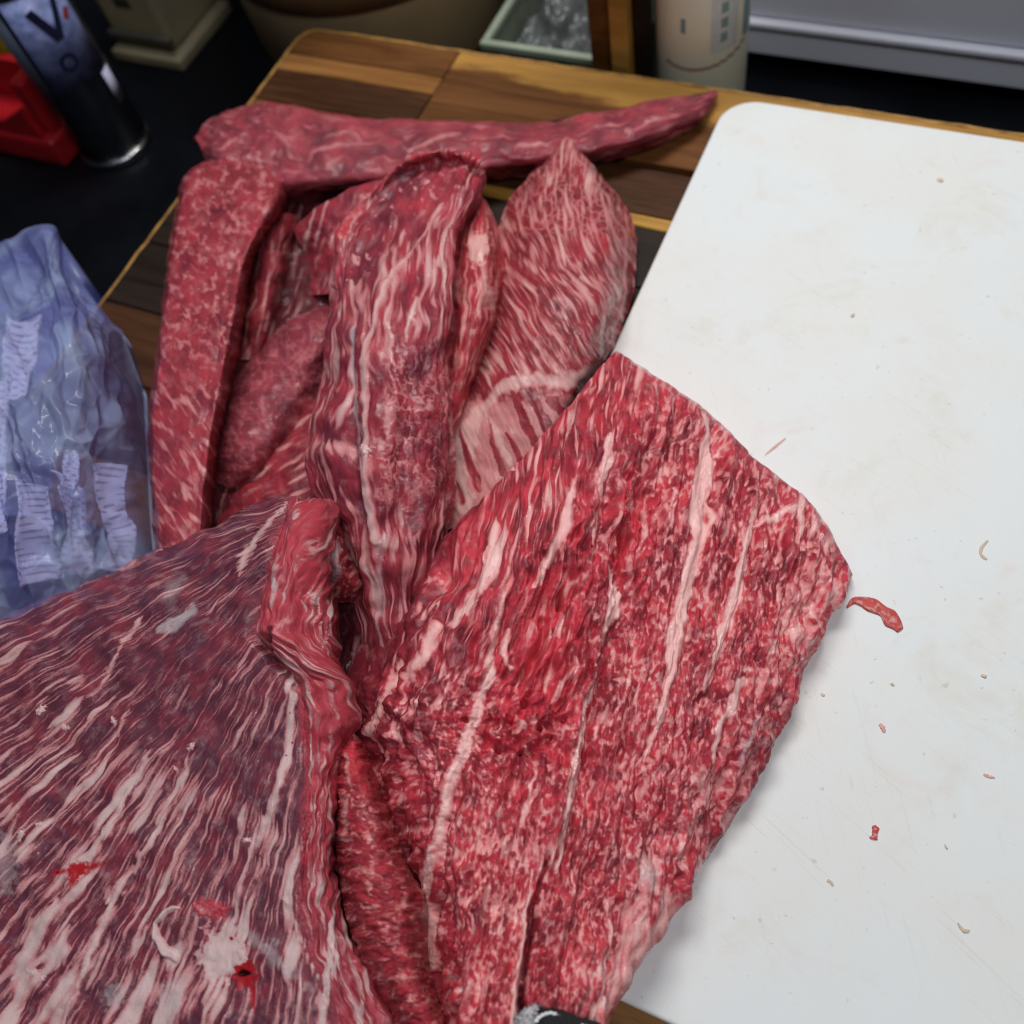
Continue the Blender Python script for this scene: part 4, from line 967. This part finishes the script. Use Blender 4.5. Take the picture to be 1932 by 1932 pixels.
scrap("meat_scrap", "red meat shred on the white board right of the marbled slab's corner", "meat scrap", [(1598, 1146, 2), (1612, 1134, 6), (1628, 1135, 9), (1650, 1145, 12), (1670, 1157, 15), (1685, 1172, 13), (1698, 1190, 6)], 0.0018, SCR_RED, seed=1)
scrap("meat_scrap", "small flat red flake on the lower part of the white board", "meat scrap", [(1650, 1557, 4), (1652, 1566, 6), (1650, 1575, 6), (1648, 1584, 8)], 0.0012, SCR_RED, seed=9)
for k, (lab, pts, mt) in enumerate([
        ("pale pink fat flake on the white board, between the two red scraps", [(1660, 1366, 3), (1665, 1372, 4), (1669, 1382, 3)], M_PINKBIT),
        ("thin pink sliver near the right edge of the white board", [(1856, 1461, 2), (1866, 1465, 3), (1877, 1467, 1.5)], M_PINKBIT),
        ("curled tan shred above the pink sliver on the white board", [(1864, 1020, 2), (1852, 1035, 3), (1852, 1048, 2.5), (1862, 1055, 2.5)], M_BIT),
        ("brown crumb on the white board below and left of the small red flake", [(1561, 1661, 3), (1567, 1664, 3), (1572, 1671, 2)], M_BIT),
        ("hooked tan shred low on the white board near the right edge", [(1807, 1741, 1), (1814, 1752, 3), (1822, 1757, 4), (1830, 1755, 2)], M_BIT),
        ("tiny brown speck just right of the red meat shred, lower", [(1549, 1309, 2), (1553, 1311, 2.5), (1556, 1312, 2)], M_BIT),
        ("reddish speck on the white board right of the red meat shred", [(1851, 1274, 2), (1857, 1276, 3.5), (1862, 1277, 2)], M_BIT),
        ("tiny dark crumb directly above the pale pink flake", [(1681, 1289, 1.5), (1684, 1291, 2.5), (1687, 1294, 1.5)], M_BIT),
        ("small tan crumb right of the small red flake", [(1783, 1593, 1.5), (1785, 1598, 2), (1788, 1602, 1)], M_BIT),
        ("pale speck near the far right part of the white board", [(1768, 339, 2), (1774, 340, 3.5), (1780, 342, 2)], M_BIT),
        ("grey crumb on the upper middle of the white board", [(1606, 598, 2), (1609, 595, 3), (1612, 592, 1.5)], M_BIT),
        ("thin pink smear of flesh beside the slab's upper right edge", [(1444, 858, 1), (1462, 843, 2), (1482, 827, 1)], M_PINKBIT)]):
    scrap("crumb", lab, "crumb", pts, 0.0004, mt, seed=20 + k)

# ------------------------------------------------------------------ plastic bag with dotted sheets in it
def film_mat():
    n = NT("blue_film"); pos = n.obj_co()
    big = n.noise(pos, 16.0, 3.0, 0.6, 0.8); fine = n.noise(n.scale(pos, 1, 1, 1), 260.0, 5.0, 0.7, 1.0)
    col = n.mix(n.remap(big, 0.35, 0.65), (0.38, 0.42, 0.92), (0.56, 0.68, 1.0))
    n.set(Base_Color=col, Roughness=0.16, Specular_IOR_Level=0.5)
    tr = n.node("ShaderNodeBsdfTransparent"); tr.inputs[0].default_value = (0.78, 0.77, 0.98, 1)
    tl = n.node("ShaderNodeBsdfTranslucent"); n.l.new(col, tl.inputs[0])
    m1 = n.node("ShaderNodeMixShader"); m1.inputs[0].default_value = 0.35
    n.l.new(n.b.outputs[0], m1.inputs[1]); n.l.new(tl.outputs[0], m1.inputs[2])
    m2 = n.node("ShaderNodeMixShader")
    n.l.new(n.remap(big, 0.35, 0.65, 0.70, 0.42), m2.inputs[0])
    n.l.new(m1.outputs[0], m2.inputs[1]); n.l.new(tr.outputs[0], m2.inputs[2])
    n.l.new(m2.outputs[0], n.out.inputs[0])
    wr = n.node('ShaderNodeTexVoronoi', feature='F1'); n.l.new(pos, wr.inputs['Vector']); wr.inputs['Scale'].default_value = 130.0
    n.l.new(n.bump(n.math('ADD', n.math('MULTIPLY', fine, 0.5), wr.outputs['Distance']), 0.12, 0.0012), n.b.inputs["Normal"])
    return n.m
def sheet_mat():
    n = NT("dotted_sheet"); at_ = n.node("ShaderNodeAttribute", attribute_name="fib").outputs["Vector"]
    sp = n.node("ShaderNodeSeparateXYZ"); n.l.new(at_, sp.inputs[0]); k = 2 * math.pi / 13.0
    dot = n.remap(n.math('MULTIPLY', n.math('SINE', n.math('MULTIPLY', sp.outputs[0], k)), n.math('SINE', n.math('MULTIPLY', sp.outputs[1], k))), 0.25, 0.55)
    c = n.mix(n.math('MULTIPLY', dot, 0.7), (0.92, 0.89, 0.82), (0.26, 0.23, 0.24))
    n.set(Base_Color=c, Roughness=0.5)
    n.l.new(n.bump(dot, -0.5, 0.001), n.b.inputs["Normal"])
    return n.m
def patch(name, rows, dispf, mat, sp=2.5, base=-0.034, closed=True, parent=None):
    G = np.asarray(rows, float)
    Lu = np.hypot(*np.moveaxis(np.diff(G[..., :2], axis=0), -1, 0)).sum(0).max(); Lv = np.hypot(*np.moveaxis(np.diff(G[..., :2], axis=1), -1, 0)).sum(1).max()
    nu, nv = max(6, int(Lu / sp)), max(6, int(Lv / sp))
    D = np.moveaxis(crom(np.moveaxis(crom(G, nu), 1, 0), nv), 0, 1)
    px, py = D[..., 0], D[..., 1]
    P = at(px, py, D[..., 2])
    N = np.cross(np.gradient(P, axis=0), np.gradient(P, axis=1)); N /= np.linalg.norm(N, axis=-1, keepdims=True) + 1e-12
    if (N * (np.array([0, 0, H]) - P)).sum(-1).mean() < 0: N = -N
    P = P + N * dispf(px, py)[..., None]; P[..., 2] = np.maximum(P[..., 2], base)
    co = P.reshape(-1, 3); idx = np.arange(nu * nv).reshape(nu, nv)
    q = np.stack([idx[:-1, :-1], idx[1:, :-1], idx[1:, 1:], idx[:-1, 1:]], -1).reshape(-1, 4)
    tris = None
    if closed:
        ring = np.concatenate([idx[0, :-1], idx[:-1, -1], idx[-1, :0:-1], idx[:0:-1, 0]]); rc = co[ring]
        bot = rc.copy(); bot[:, 2] = np.maximum(base, rc[:, 2] - 0.06); cc = bot.mean(0); bot[:, :2] += (cc[:2] - bot[:, :2]) * .04
        nb = len(ring); o0 = len(co); br = np.arange(nb) + o0; nx = np.roll(np.arange(nb), -1)
        co = np.concatenate([co, bot, cc[None]]); q = np.concatenate([q, np.stack([ring, br, br[nx], ring[nx]], -1)]); tris = np.stack([br, np.full(nb, o0 + nb), br[nx]], -1)
    me = mesh_from_arrays(name, co, q, tris)
    fb = np.zeros((len(co), 3)); fb[:nu * nv, 0] = px.ravel(); fb[:nu * nv, 1] = py.ravel()
    a = me.attributes.new("fib", 'FLOAT_VECTOR', 'POINT'); a.data.foreach_set("vector", fb.astype(np.float32).ravel())
    org = Vector((float(co[:, 0].mean()), float(co[:, 1].mean()), float(co[:, 2].min())))
    if parent is None:
        me.transform(Matrix.Translation(-org)); o = link(name, me, mat); o.location = org
    else:
        o = link(name, me, mat); o.parent = parent; o.matrix_parent_inverse = Matrix.Translation(parent.location).inverted()
    return o
rows_bag = [
    [(-90, 480, .015), (0, 465, .030), (45, 450, .040), (80, 440, .045), (103, 442, .040), (112, 455, .020)],
    [(-90, 465, .040), (0, 450, .060), (50, 434, .070), (82, 427, .075), (106, 431, .068), (120, 455, .040)],
    [(-90, 540, .060), (0, 530, .080), (60, 520, .090), (105, 512, .090), (136, 515, .070), (150, 530, .030)],
    [(-90, 620, .070), (10, 615, .095), (80, 605, .100), (150, 590, .090), (198, 575, .060), (222, 598, .015)],
    [(-90, 740, .080), (10, 730, .100), (90, 720, .105), (170, 710, .090), (235, 700, .060), (267, 720, .006)],
    [(-90, 860, .080), (10, 850, .100), (95, 840, .100), (180, 830, .085), (245, 830, .050), (277, 840, .004)],
    [(-90, 980, .070), (10, 970, .085), (100, 960, .085), (190, 950, .070), (250, 950, .040), (282, 960, .004)],
    [(-90, 1090, .055), (10, 1080, .060), (100, 1070, .060), (190, 1060, .050), (255, 1060, .030), (290, 1060, .004)],
    [(-90, 1220, .030), (10, 1210, .030), (100, 1190, .030), (190, 1150, .020), (255, 1120, .012), (292, 1100, .004)],
]
def bag_disp(px, py):
    a = px - 0.26 * (py - 700) + 6 * perlin(px / 90, py / 90, 2)
    fold = (0.45 - np.abs(perlin(a / 78, py / 700, 3))) * 0.017 + (0.45 - np.abs(perlin(a / 36, py / 420, 5))) * 0.006 * sstep(-0.2, 0.4, perlin(px / 90, py / 150, 12))
    f1, f2, _ = worley(a / 75 + 0.3 * perlin(px / 60, py / 60, 2), py / 120 + 0.3 * perlin(px / 60, py / 60, 4), 6)
    g1, g2, _ = worley(px / 38 + py / 150, py / 52 - px / 100, 8)
    cross = 0.002 - 0.007 * np.minimum(f2 - f1, 0.5) - 0.002 * np.minimum(g2 - g1, 0.4)
    hem = sstep(0, 60, np.minimum(py - 425, 285 - px))
    return (fold + cross - 0.008) * hem
bag = patch("plastic_bag", rows_bag, bag_disp, film_mat(), sp=2.0)
tag(bag, "crumpled translucent blue violet plastic bag at the left edge", "plastic bag")
SH = sheet_mat()
def sheet_disp(seed):
    return lambda px, py: -0.012 + 0.004 * (0.4 - np.abs(perlin(px / 24 + py / 300, py / 260, seed))) * 2 + 0.0006 * fbm(px / 30, py / 30, seed + 2, 2)
def strip_rows(x0, x1, y0, y1, z0, z1, sk):
    rr = random.Random(int(x0 * 7 + y0)); w_ = [rr.uniform(0.55, 1.25) for _ in range(4)]; o_ = [rr.uniform(-9, 9) for _ in range(4)]; xm = (x0 + x1) / 2
    return [[(xm + (x1 - x0) * (j / 3 - .5) * w_[i] + o_[i] + sk * (i / 3), y0 + rr.uniform(-8, 8) + (y1 - y0) * i / 3 + 4 * math.sin(2.1 * j + i), z0 + (z1 - z0) * i / 3 + (.004 if j in (1, 2) else -.004)) for j in range(4)] for i in range(4)]
for lab, rws, sd in (
        ("dotted white absorbent strip inside the bag, nearest the meat", strip_rows(196, 232, 880, 1085, .046, .012, 10), 1),
        ("dotted white absorbent strip low in the middle of the bag", strip_rows(112, 160, 930, 1090, .066, .030, 16), 3),
        ("dotted white absorbent patch above the middle strip in the bag", strip_rows(84, 150, 850, 925, .080, .070, 4), 5),
        ("narrow dotted white absorbent strip low at the left of the bag", strip_rows(44, 72, 915, 1100, .070, .036, 8), 7),
        ("dotted white absorbent strip high in the bag near the left edge", strip_rows(20, 66, 585, 730, .064, .072, -10), 9),
        ("dotted white absorbent strip at the bag's outer left edge", strip_rows(-40, 12, 700, 1000, .078, .060, 0), 11)):
    o = patch("absorbent_sheet", rws, sheet_disp(sd), SH, sp=2.5, closed=False)
    sol = o.modifiers.new("thickness", 'SOLIDIFY'); sol.thickness = 0.0006
    tag(o, lab, "absorbent sheet", "sheets inside the blue bag")

# ------------------------------------------------------------------ gloved fingertip at the bottom edge
def glove():
    g = empty("work_glove", tuple(at(1040, 1960, 0.075)))
    tag(g, "tip of a black and white knitted work glove gripping the slab at the bottom edge", "glove")
    blk = simple_mat("glove_black", (0.010, 0.010, 0.012), 0.85, (0.022, 0.022, 0.024), 900.0, bump=0.8)
    wht = simple_mat("glove_white", (0.72, 0.70, 0.72), 0.95, (0.45, 0.43, 0.45), 700.0, bump=1.0)
    zt = 0.083
    def dome(rows, nm, mat, seed, amp):
        return patch(nm, rows, lambda px, py: amp * fbm(px / 4, py / 4, seed, 3), mat, sp=1.3, base=0.03, parent=g)
    dome([[(1003, 1918, zt - .006), (1025, 1902, zt - .002), (1060, 1906, zt - .002), (1095, 1920, zt - .004), (1130, 1930, zt - .010)],
          [(998, 1935, zt - .002), (1025, 1920, zt + .006), (1060, 1922, zt + .007), (1098, 1934, zt + .004), (1136, 1945, zt - .006)],
          [(1000, 1975, zt), (1030, 1965, zt + .010), (1062, 1965, zt + .011), (1100, 1975, zt + .007), (1140, 1985, zt - .004)],
          [(1005, 2060, zt - .002), (1030, 2060, zt + .006), (1065, 2060, zt + .007), (1105, 2060, zt + .003), (1145, 2060, zt - .008)]], "glove_back", blk, 1, 0.0005)
    dome([[(965, 1935, zt - .008), (978, 1912, zt - .003), (1000, 1898, zt - .001), (1022, 1898, zt - .004)],
          [(962, 1955, zt - .004), (980, 1932, zt + .004), (1000, 1918, zt + .005), (1016, 1912, zt)],
          [(962, 2050, zt - .004), (980, 2050, zt + .004), (1000, 2050, zt + .005), (1016, 2050, zt)]], "knitted_side", wht, 4, 0.0012)
    # overlocked white stitch: a row of small beads
    pth = crom(np.array([(1012, 1926), (1020, 1917), (1040, 1911), (1058, 1920), (1080, 1931), (1105, 1937), (1130, 1948)], float), 40)
    bm_ = bmesh.new()
    d = np.concatenate([[0], np.cumsum(np.hypot(*np.diff(pth, axis=0).T))])
    for q in np.arange(0, d[-1], 8.0):
        x, y = np.interp(q, d, pth[:, 0]), np.interp(q, d, pth[:, 1])
        p = at(x, y, zt + 0.0065 - 0.004 * (q / d[-1]))
        mt = Matrix.Translation(Vector(p.tolist())) @ Matrix.Rotation(0.5, 4, 'Z') @ Matrix.Diagonal((0.0010, 0.0007, 0.0006, 1))
        bmesh.ops.create_icosphere(bm_, subdivisions=2, radius=1.0, matrix=mt)
    o = bm_obj("stitching", bm_, simple_mat("white_thread", (0.82, 0.82, 0.82), 0.8), None, True)
    o.parent = g; o.matrix_parent_inverse = Matrix.Translation(g.location).inverted(); o["label"] = "white bead-like overlock stitch"
glove()

# ------------------------------------------------------------------ things behind the board
ZC = -0.0848
def cpt(px, py, z=ZC): return Vector(at(px, py, z).tolist())
def child(o, parent):
    o.parent = parent; o.matrix_parent_inverse = Matrix.Translation(parent.location).inverted(); return o

# spray can
def spray_can():
    c = cpt(222, 275); r = 0.034
    e = empty("spray_can", c)
    tag(e, "dark spray can with a pale blue label standing on the counter behind the bag", "spray can")
    metal = simple_mat("can_black", (0.012, 0.014, 0.020), 0.22, (0.02, 0.022, 0.03), 30, metal=0.0, spec=0.7)
    steel = simple_mat("can_steel", (0.55, 0.55, 0.57), 0.25, metal=1.0)
    def add(nm, bmx, mat, sm=True):
        bmesh.ops.translate(bmx, vec=c, verts=bmx.verts); o = bm_obj(nm, bmx, mat, None, False)
        o.data.polygons.foreach_set("use_smooth", [abs(p.normal.z) < 0.7 for p in o.data.polygons]); return child(o, e)
    add("body", lathe_bm([(r * .9, 0), (r, .003), (r, .175), (r * .93, .183), (r * .75, .190)]), metal)
    add("base_rim", lathe_bm([(r * 1.01, .0005), (r * 1.04, .002), (r * 1.04, .006), (r * 1.01, .008)]), steel)
    add("shoulder", lathe_bm([(r * .98, .176), (r * 1.03, .180), (r * 1.0, .186), (r * .7, .196), (r * .55, .198)]), steel)
    add("cap", lathe_bm([(r * .52, .198), (r * .52, .225), (r * .45, .232), (0.001, .234)]), simple_mat("cap_grey", (0.5, 0.5, 0.52), .35))
    # curved label facing the lamps
    def wrap(nm, a0, a1, z0, z1, mat, k=1.012):
        bmx = bmesh.new(); n = 16; A = [[bmx.verts.new((c.x + r * kk * math.cos(a0 + (a1 - a0) * i / n), c.y + r * kk * math.sin(a0 + (a1 - a0) * i / n), c.z + zz)) for i in range(n + 1)] for zz, kk in ((z0, k - .01), (z0, k), (z1, k), (z1, k - .01))]
        for a, b in zip(A[:-1], A[1:]):
            for i in range(n): bmx.faces.new((a[i], a[i + 1], b[i + 1], b[i]))
        return child(bm_obj(nm, bmx, mat, None, True), e)
    R_ = math.radians
    wrap("label", R_(-72), R_(28), .088, .172, simple_mat("label_blue", (0.26, 0.31, 0.58), .4, (0.10, 0.13, 0.30), 90))
    wrap("label_panel", R_(-128), R_(-80), .060, .165, simple_mat("label_grey", (0.10, 0.12, 0.17), .35))
    wrap("label_tag", R_(8), R_(30), .052, .084, simple_mat("tag_pale", (0.55, 0.55, 0.75), .4), 1.012)
    navy = simple_mat("letter_navy", (0.010, 0.014, 0.05), .5); redm = simple_mat("letter_red", (0.35, 0.03, 0.03), .5)
    def stroke(nm, a0, z0, a1, z1, w, mat):
        bmx = bmesh.new(); n = 8; A = []
        da, dz = (a1 - a0) * r, z1 - z0; L = math.hypot(da, dz); nx_, nz_ = -dz / L * w, da / L * w
        for sgn in (-1, 1):
            row = []
            for i in range(n + 1):
                t = i / n; a = a0 + (a1 - a0) * t + sgn * nx_ / r; z = z0 + dz * t + sgn * nz_
                row.append(bmx.verts.new((c.x + r * 1.026 * math.cos(a), c.y + r * 1.026 * math.sin(a), c.z + z)))
            A.append(row)
        for i in range(n): bmx.faces.new((A[0][i], A[0][i + 1], A[1][i + 1], A[1][i]))
        return child(bm_obj(nm, bmx, mat, None, True), e)
    stroke("letter", R_(-40), .160, R_(-20), .130, .0040, navy); stroke("letter", R_(2), .160, R_(-20), .130, .0030, navy)
    stroke("mark", R_(4), .140, R_(14), .146, .003, redm)
    for k in range(8):
        a, b = k * math.pi / 4, (k + 1) * math.pi / 4
        stroke("letter", R_(-28) + .20 * math.cos(a), .110 + .007 * math.sin(a), R_(-28) + .20 * math.cos(b), .110 + .007 * math.sin(b), .002, navy)
spray_can()

# red holder
def red_holder():
    c = cpt(70, 290); e = empty("red_holder", c)
    tag(e, "red plastic holder with a raised back and an open slot beside the spray can", "plastic holder")
    rm = simple_mat("red_plastic", (0.42, 0.010, 0.016), 0.38, (0.30, 0.007, 0.012), 30)
    p1 = cpt(128, 318); p0 = cpt(-60, 285)
    x1, y0 = p1.x, p1.y
    child(bm_obj("base", box_bm(x1 - 0.19, x1, y0, y0 + 0.058, ZC, ZC + 0.030, 0.005, 3), rm, None, True), e)
    bmx = bmesh.new()
    prof = [(x1 - 0.19, 0.030), (x1 - 0.012, 0.030), (x1 - 0.016, 0.062), (x1 - 0.05, 0.045), (x1 - 0.09, 0.040), (x1 - 0.19, 0.040)]
    A = [bmx.verts.new((x, y0 + 0.003, ZC + z)) for x, z in prof]; B = [bmx.verts.new((x, y0 + 0.010, ZC + z)) for x, z in prof]
    bmx.faces.new(A); bmx.faces.new(B[::-1])
    for i in range(len(A)): bmx.faces.new((A[i], A[(i + 1) % len(A)], B[(i + 1) % len(A)], B[i]))
    child(bm_obj("front_lip", bmx, rm), e)
    child(bm_obj("back_wall", box_bm(x1 - 0.19, x1 - 0.004, y0 + 0.050, y0 + 0.060, ZC + 0.0295, ZC + 0.074, 0.002, 2), rm), e)
    child(bm_obj("side_wall", box_bm(x1 - 0.020, x1 - 0.004, y0 + 0.012, y0 + 0.050, ZC + 0.0295, ZC + 0.085, 0.003, 2), rm), e)
    yp = cpt(30, 80, 0.0)
    y = box_bm(yp.x - 0.10, yp.x, yp.y, yp.y + 0.04, ZC, 0.034, 0.010, 3)
    o = bm_obj("yellow_packet", y, simple_mat("yellow_wrap", (0.55, 0.50, 0.02), 0.4, (0.22, 0.24, 0.02), 60), None, True)
    tag(o, "yellow green packet behind the red holder in the top left corner", "packet")
red_holder()

# cream box with a foot plate
def cream_box():
    a = cpt(215, 118); b = cpt(352, 132)
    x0, x1, y0 = a.x, b.x, (a.y + b.y) / 2
    e = empty("storage_box", ((x0 + x1) / 2, y0 + .05, ZC)); tag(e, "dim cream box with a protruding foot plate on the counter beside the spray can", "box")
    cmx = simple_mat("cream_card", (0.26, 0.22, 0.13), 0.6, (0.20, 0.17, 0.11), 20)
    child(bm_obj("foot_plate", box_bm(x0, x1, y0, y0 + .10, ZC, ZC + .012, .003, 2), cmx, None), e)
    child(bm_obj("housing", box_bm(x0 + .004, x1 - .012, y0 + .012, y0 + .10, ZC + .0119, ZC + .14, .006, 2), cmx, None), e)
    child(bm_obj("ledge", box_bm(x0 + .002, x1 - .008, y0 + .006, y0 + .013, ZC + .022, ZC + .030, .002, 2), simple_mat("ledge_dark", (0.06, 0.055, 0.045), .6), None), e)
    child(bm_obj("dark_mark", box_bm(x0 + .03, x0 + .05, y0 + .0105, y0 + .0121, ZC + .058, ZC + .068, .0006, 1), simple_mat("mark_dark", (0.03, 0.025, 0.02), .6), None), e)
cream_box()

# beige tub with a brown band
def tub():
    a, b = cpt(398, 100), cpt(880, 110)
    rb = (b.x - a.x) / 2 * 1.0; rb = 0.146; cxx = -0.570; cyy = 0.765
    e = empty("round_tub", (cxx, cyy, ZC)); tag(e, "large beige tub with a brown band behind the wooden board", "tub")
    mt = simple_mat("tub_beige", (0.44, 0.31, 0.16), 0.55, (0.36, 0.26, 0.14), 12)
    def add(nm, prof, mat):
        bmx = lathe_bm(prof, 64); bmesh.ops.translate(bmx, vec=(cxx, cyy, ZC), verts=bmx.verts); child(bm_obj(nm, bmx, mat, None, True), e)
    add("tub_body", [(rb * .92, 0), (rb * .95, .004), (rb * 1.10, .30), (rb * 1.07, .30), (rb * .92, .01), (.001, .01)], mt)
    add("band", [(rb * .993, .084), (rb * 1.012, .086), (rb * 1.026, .114), (rb * 1.010, .116)], simple_mat("band_brown", (0.11, 0.065, 0.025), .5))
tub()

# perforated basket with a film bag in it
def basket():
    zr = -0.022
    a = cpt(900, 92, zr); b = cpt(1125, 110, zr)
    x0, x1, y0, y1, h = a.x, b.x, 0.652, a.y + 0.25, zr - ZC - 0.013
    e = empty("perforated_basket", ((x0 + x1) / 2, (y0 + y1) / 2, ZC)); tag(e, "grey green perforated plastic basket behind the wooden board", "basket")
    gm = simple_mat("basket_plastic", (0.32, 0.37, 0.28), 0.4, (0.25, 0.29, 0.22), 40)
    def lattice(nm, o, du, nu_, nv_, hgt):
        bmx = bmesh.new(); o = Vector(o); du = Vector(du); L = du.length; nrm = Vector((-du.y, du.x, 0)).normalized() * 0.0012
        def bar(p, q, w):
            d = (q - p).normalized(); up = d.cross(nrm).normalized() * w
            vs = [bmx.verts.new(x) for x in (p - up - nrm, p + up - nrm, p + up + nrm, p - up + nrm, q - up - nrm, q + up - nrm, q + up + nrm, q - up + nrm)]
            for f in ((0, 1, 2, 3), (4, 7, 6, 5), (0, 4, 5, 1), (1, 5, 6, 2), (2, 6, 7, 3), (3, 7, 4, 0)): bmx.faces.new([vs[i] for i in f])
        for i in range(nu_ + 1): bar(o + du * (i / nu_), o + du * (i / nu_) + Vector((0, 0, hgt)), 0.0012)
        for j in range(nv_ + 1): bar(o + Vector((0, 0, hgt * j / nv_)), o + du + Vector((0, 0, hgt * j / nv_)), 0.0012)
        child(bm_obj(nm, bmx, gm), e)
    lattice("perforated_wall", (x0, y0, ZC + .003), (0, y1 - y0, 0), 34, 14, h); lattice("perforated_wall", (x1, y0, ZC + .003), (0, y1 - y0, 0), 34, 14, h)
    lattice("perforated_wall", (x0, y0, ZC + .003), (x1 - x0, 0, 0), 20, 14, h); lattice("perforated_wall", (x0, y1, ZC + .003), (x1 - x0, 0, 0), 20, 14, h)
    for (q0, q1, w0, w1) in ((x0 - .004, x1 + .004, y0 - .004, y0 + .003), (x0 - .004, x1 + .004, y1 - .003, y1 + .004), (x0 - .004, x0 + .003, y0 + .003, y1 - .003), (x1 - .003, x1 + .004, y0 + .003, y1 - .003)):
        child(bm_obj("rim", box_bm(q0, q1, w0, w1, ZC + h + .003, ZC + h + .010, .001, 1), gm), e)
    child(bm_obj("floor", box_bm(x0, x1, y0, y1, ZC, ZC + .003), gm), e)
    # crumpled clear film inside
    n = 60; X, Y = np.meshgrid(np.linspace(x0 + .008, x1 - .008, n), np.linspace(y0 + .008, y1 - .02, n), indexing='ij')
    Z = ZC + .030 + .02 * fbm(X * 22, Y * 22, 3, 4) + .012 * (0.4 - np.abs(perlin(X * 40, Y * 40, 5)))
    idx = np.arange(n * n).reshape(n, n); q = np.stack([idx[:-1, :-1], idx[1:, :-1], idx[1:, 1:], idx[:-1, 1:]], -1).reshape(-1, 4)
    o = link("film_wrap", mesh_from_arrays("film_wrap", np.stack([X, Y, np.maximum(Z, ZC + .006)], -1).reshape(-1, 3), q), simple_mat("grey_film", (0.13, 0.14, 0.14), 0.3, (0.06, 0.065, 0.065), 40))
    so = o.modifiers.new("thickness", 'SOLIDIFY'); so.thickness = .0008
    tag(o, "crumpled grey plastic film lying in the perforated basket", "plastic film")
basket()

# wooden post
def post():
    y0 = 0.626; pm = Vector((-0.265, y0, ZC)); X = lambda q: cpt(q, 128, -0.02).x
    e = empty("wooden_post", (pm.x, y0 + .02, ZC)); tag(e, "upright pale brown wooden post with a dark side behind the board", "wooden post")
    child(bm_obj("front_batten", box_bm(X(1163), X(1198), y0, y0 + .018, ZC, .32, .001, 1), W['gold']), e)
    child(bm_obj("dark_board", box_bm(X(1117), X(1163) - .0005, y0 + .006, y0 + .02, ZC, .32, .001, 1), W['brown']), e)
    child(bm_obj("dark_board", box_bm(X(1198) + .0005, X(1222), y0 + .010, y0 + .03, ZC, .32, .001, 1), W['black']), e)
post()

# cream wrapped roll
def roll():
    r = 0.0365; c = Vector((-0.2065, 0.628 + r, ZC))
    e = empty("wrapped_roll", c); tag(e, "cream wrapped roll with faint teal print standing beside the grey appliance", "roll")
    def add(nm, bmx, mat): bmesh.ops.translate(bmx, vec=c, verts=bmx.verts); return child(bm_obj(nm, bmx, mat, None, True), e)
    add("roll_body", lathe_bm([(r * .95, 0), (r, .004), (r, .27), (r * .9, .275), (r * .2, .272)], 56), simple_mat("cream_wrap", (0.78, 0.75, 0.55), 0.45, (0.70, 0.68, 0.52), 14))
    teal = simple_mat("print_teal", (0.22, 0.32, 0.32), 0.5); pink = simple_mat("print_pink", (0.42, 0.27, 0.24), .5); pale = simple_mat("print_pale", (0.62, 0.64, 0.60), .4)
    def ptch(nm, a0, a1, z0, z1, mat, k):
        bmx = bmesh.new(); n = 10; q = math.radians
        A = [[bmx.verts.new((r * k * math.cos(q(a0 + (a1 - a0) * i / n)), r * k * math.sin(q(a0 + (a1 - a0) * i / n)), zz)) for i in range(n + 1)] for zz in (z0, z1)]
        for i in range(n): bmx.faces.new((A[0][i], A[0][i + 1], A[1][i + 1], A[1][i]))
        add(nm, bmx, mat)
    ptch("printed_panel", -62, -26, .092, .170, pale, 1.004)
    for k in range(5):
        z = .100 + k * .012
        ptch("print", -50, -41, z, z + .008, teal, 1.010)
    ptch("print", -98, -92, .110, .122, teal, 1.008); ptch("print", -16, 2, .095, .15, teal, 1.006)
    for k in range(14):
        a = -120 + k * 10; ptch("printed_line", a, a + 10.4, .078 + .00022 * (k - 3) ** 2, .081 + .00022 * (k - 3) ** 2, pink, 1.007)
        ptch("printed_line", a, a + 10.4, .142 + .0001 * (k - 4) ** 2, .145 + .0001 * (k - 4) ** 2, pink, 1.007)
roll()

# grey appliance on feet
def appliance():
    a, b = cpt(1388, 97, ZC + .018), cpt(1932, 170, ZC + .018)
    x0, y0 = a.x, a.y; x1 = b.x + 0.25
    e = empty("grey_appliance", ((x0 + x1) / 2, y0 + .15, ZC)); tag(e, "grey metal appliance with a lower lip standing on short feet at the top right", "appliance")
    gm = simple_mat("grey_paint", (0.64, 0.65, 0.73), 0.42, (0.60, 0.61, 0.69), 8, spec=.4)
    dk = simple_mat("black_rubber", (0.012, 0.012, 0.014), .7)
    child(bm_obj("lower_panel", box_bm(x0, x1, y0, y0 + .30, ZC + .018, ZC + .044, .003, 3), gm, None), e)
    child(bm_obj("lip", box_bm(x0 - .001, x1 + .001, y0 - .0035, y0 + .01, ZC + .0445, ZC + .050, .002, 2), gm, None), e)
    child(bm_obj("upper_panel", box_bm(x0 + .001, x1 - .001, y0 + .004, y0 + .30, ZC + .0505, ZC + .30, .003, 3), gm, None), e)
    for fx in (x0 + .06, x1 - .06):
        for fy in (y0 + .05, y0 + .25):
            bmx = lathe_bm([(.013, 0), (.015, .002), (.013, .0182)], 20); bmesh.ops.translate(bmx, vec=(fx, fy, ZC), verts=bmx.verts); child(bm_obj("foot", bmx, dk, None, True), e)
appliance()
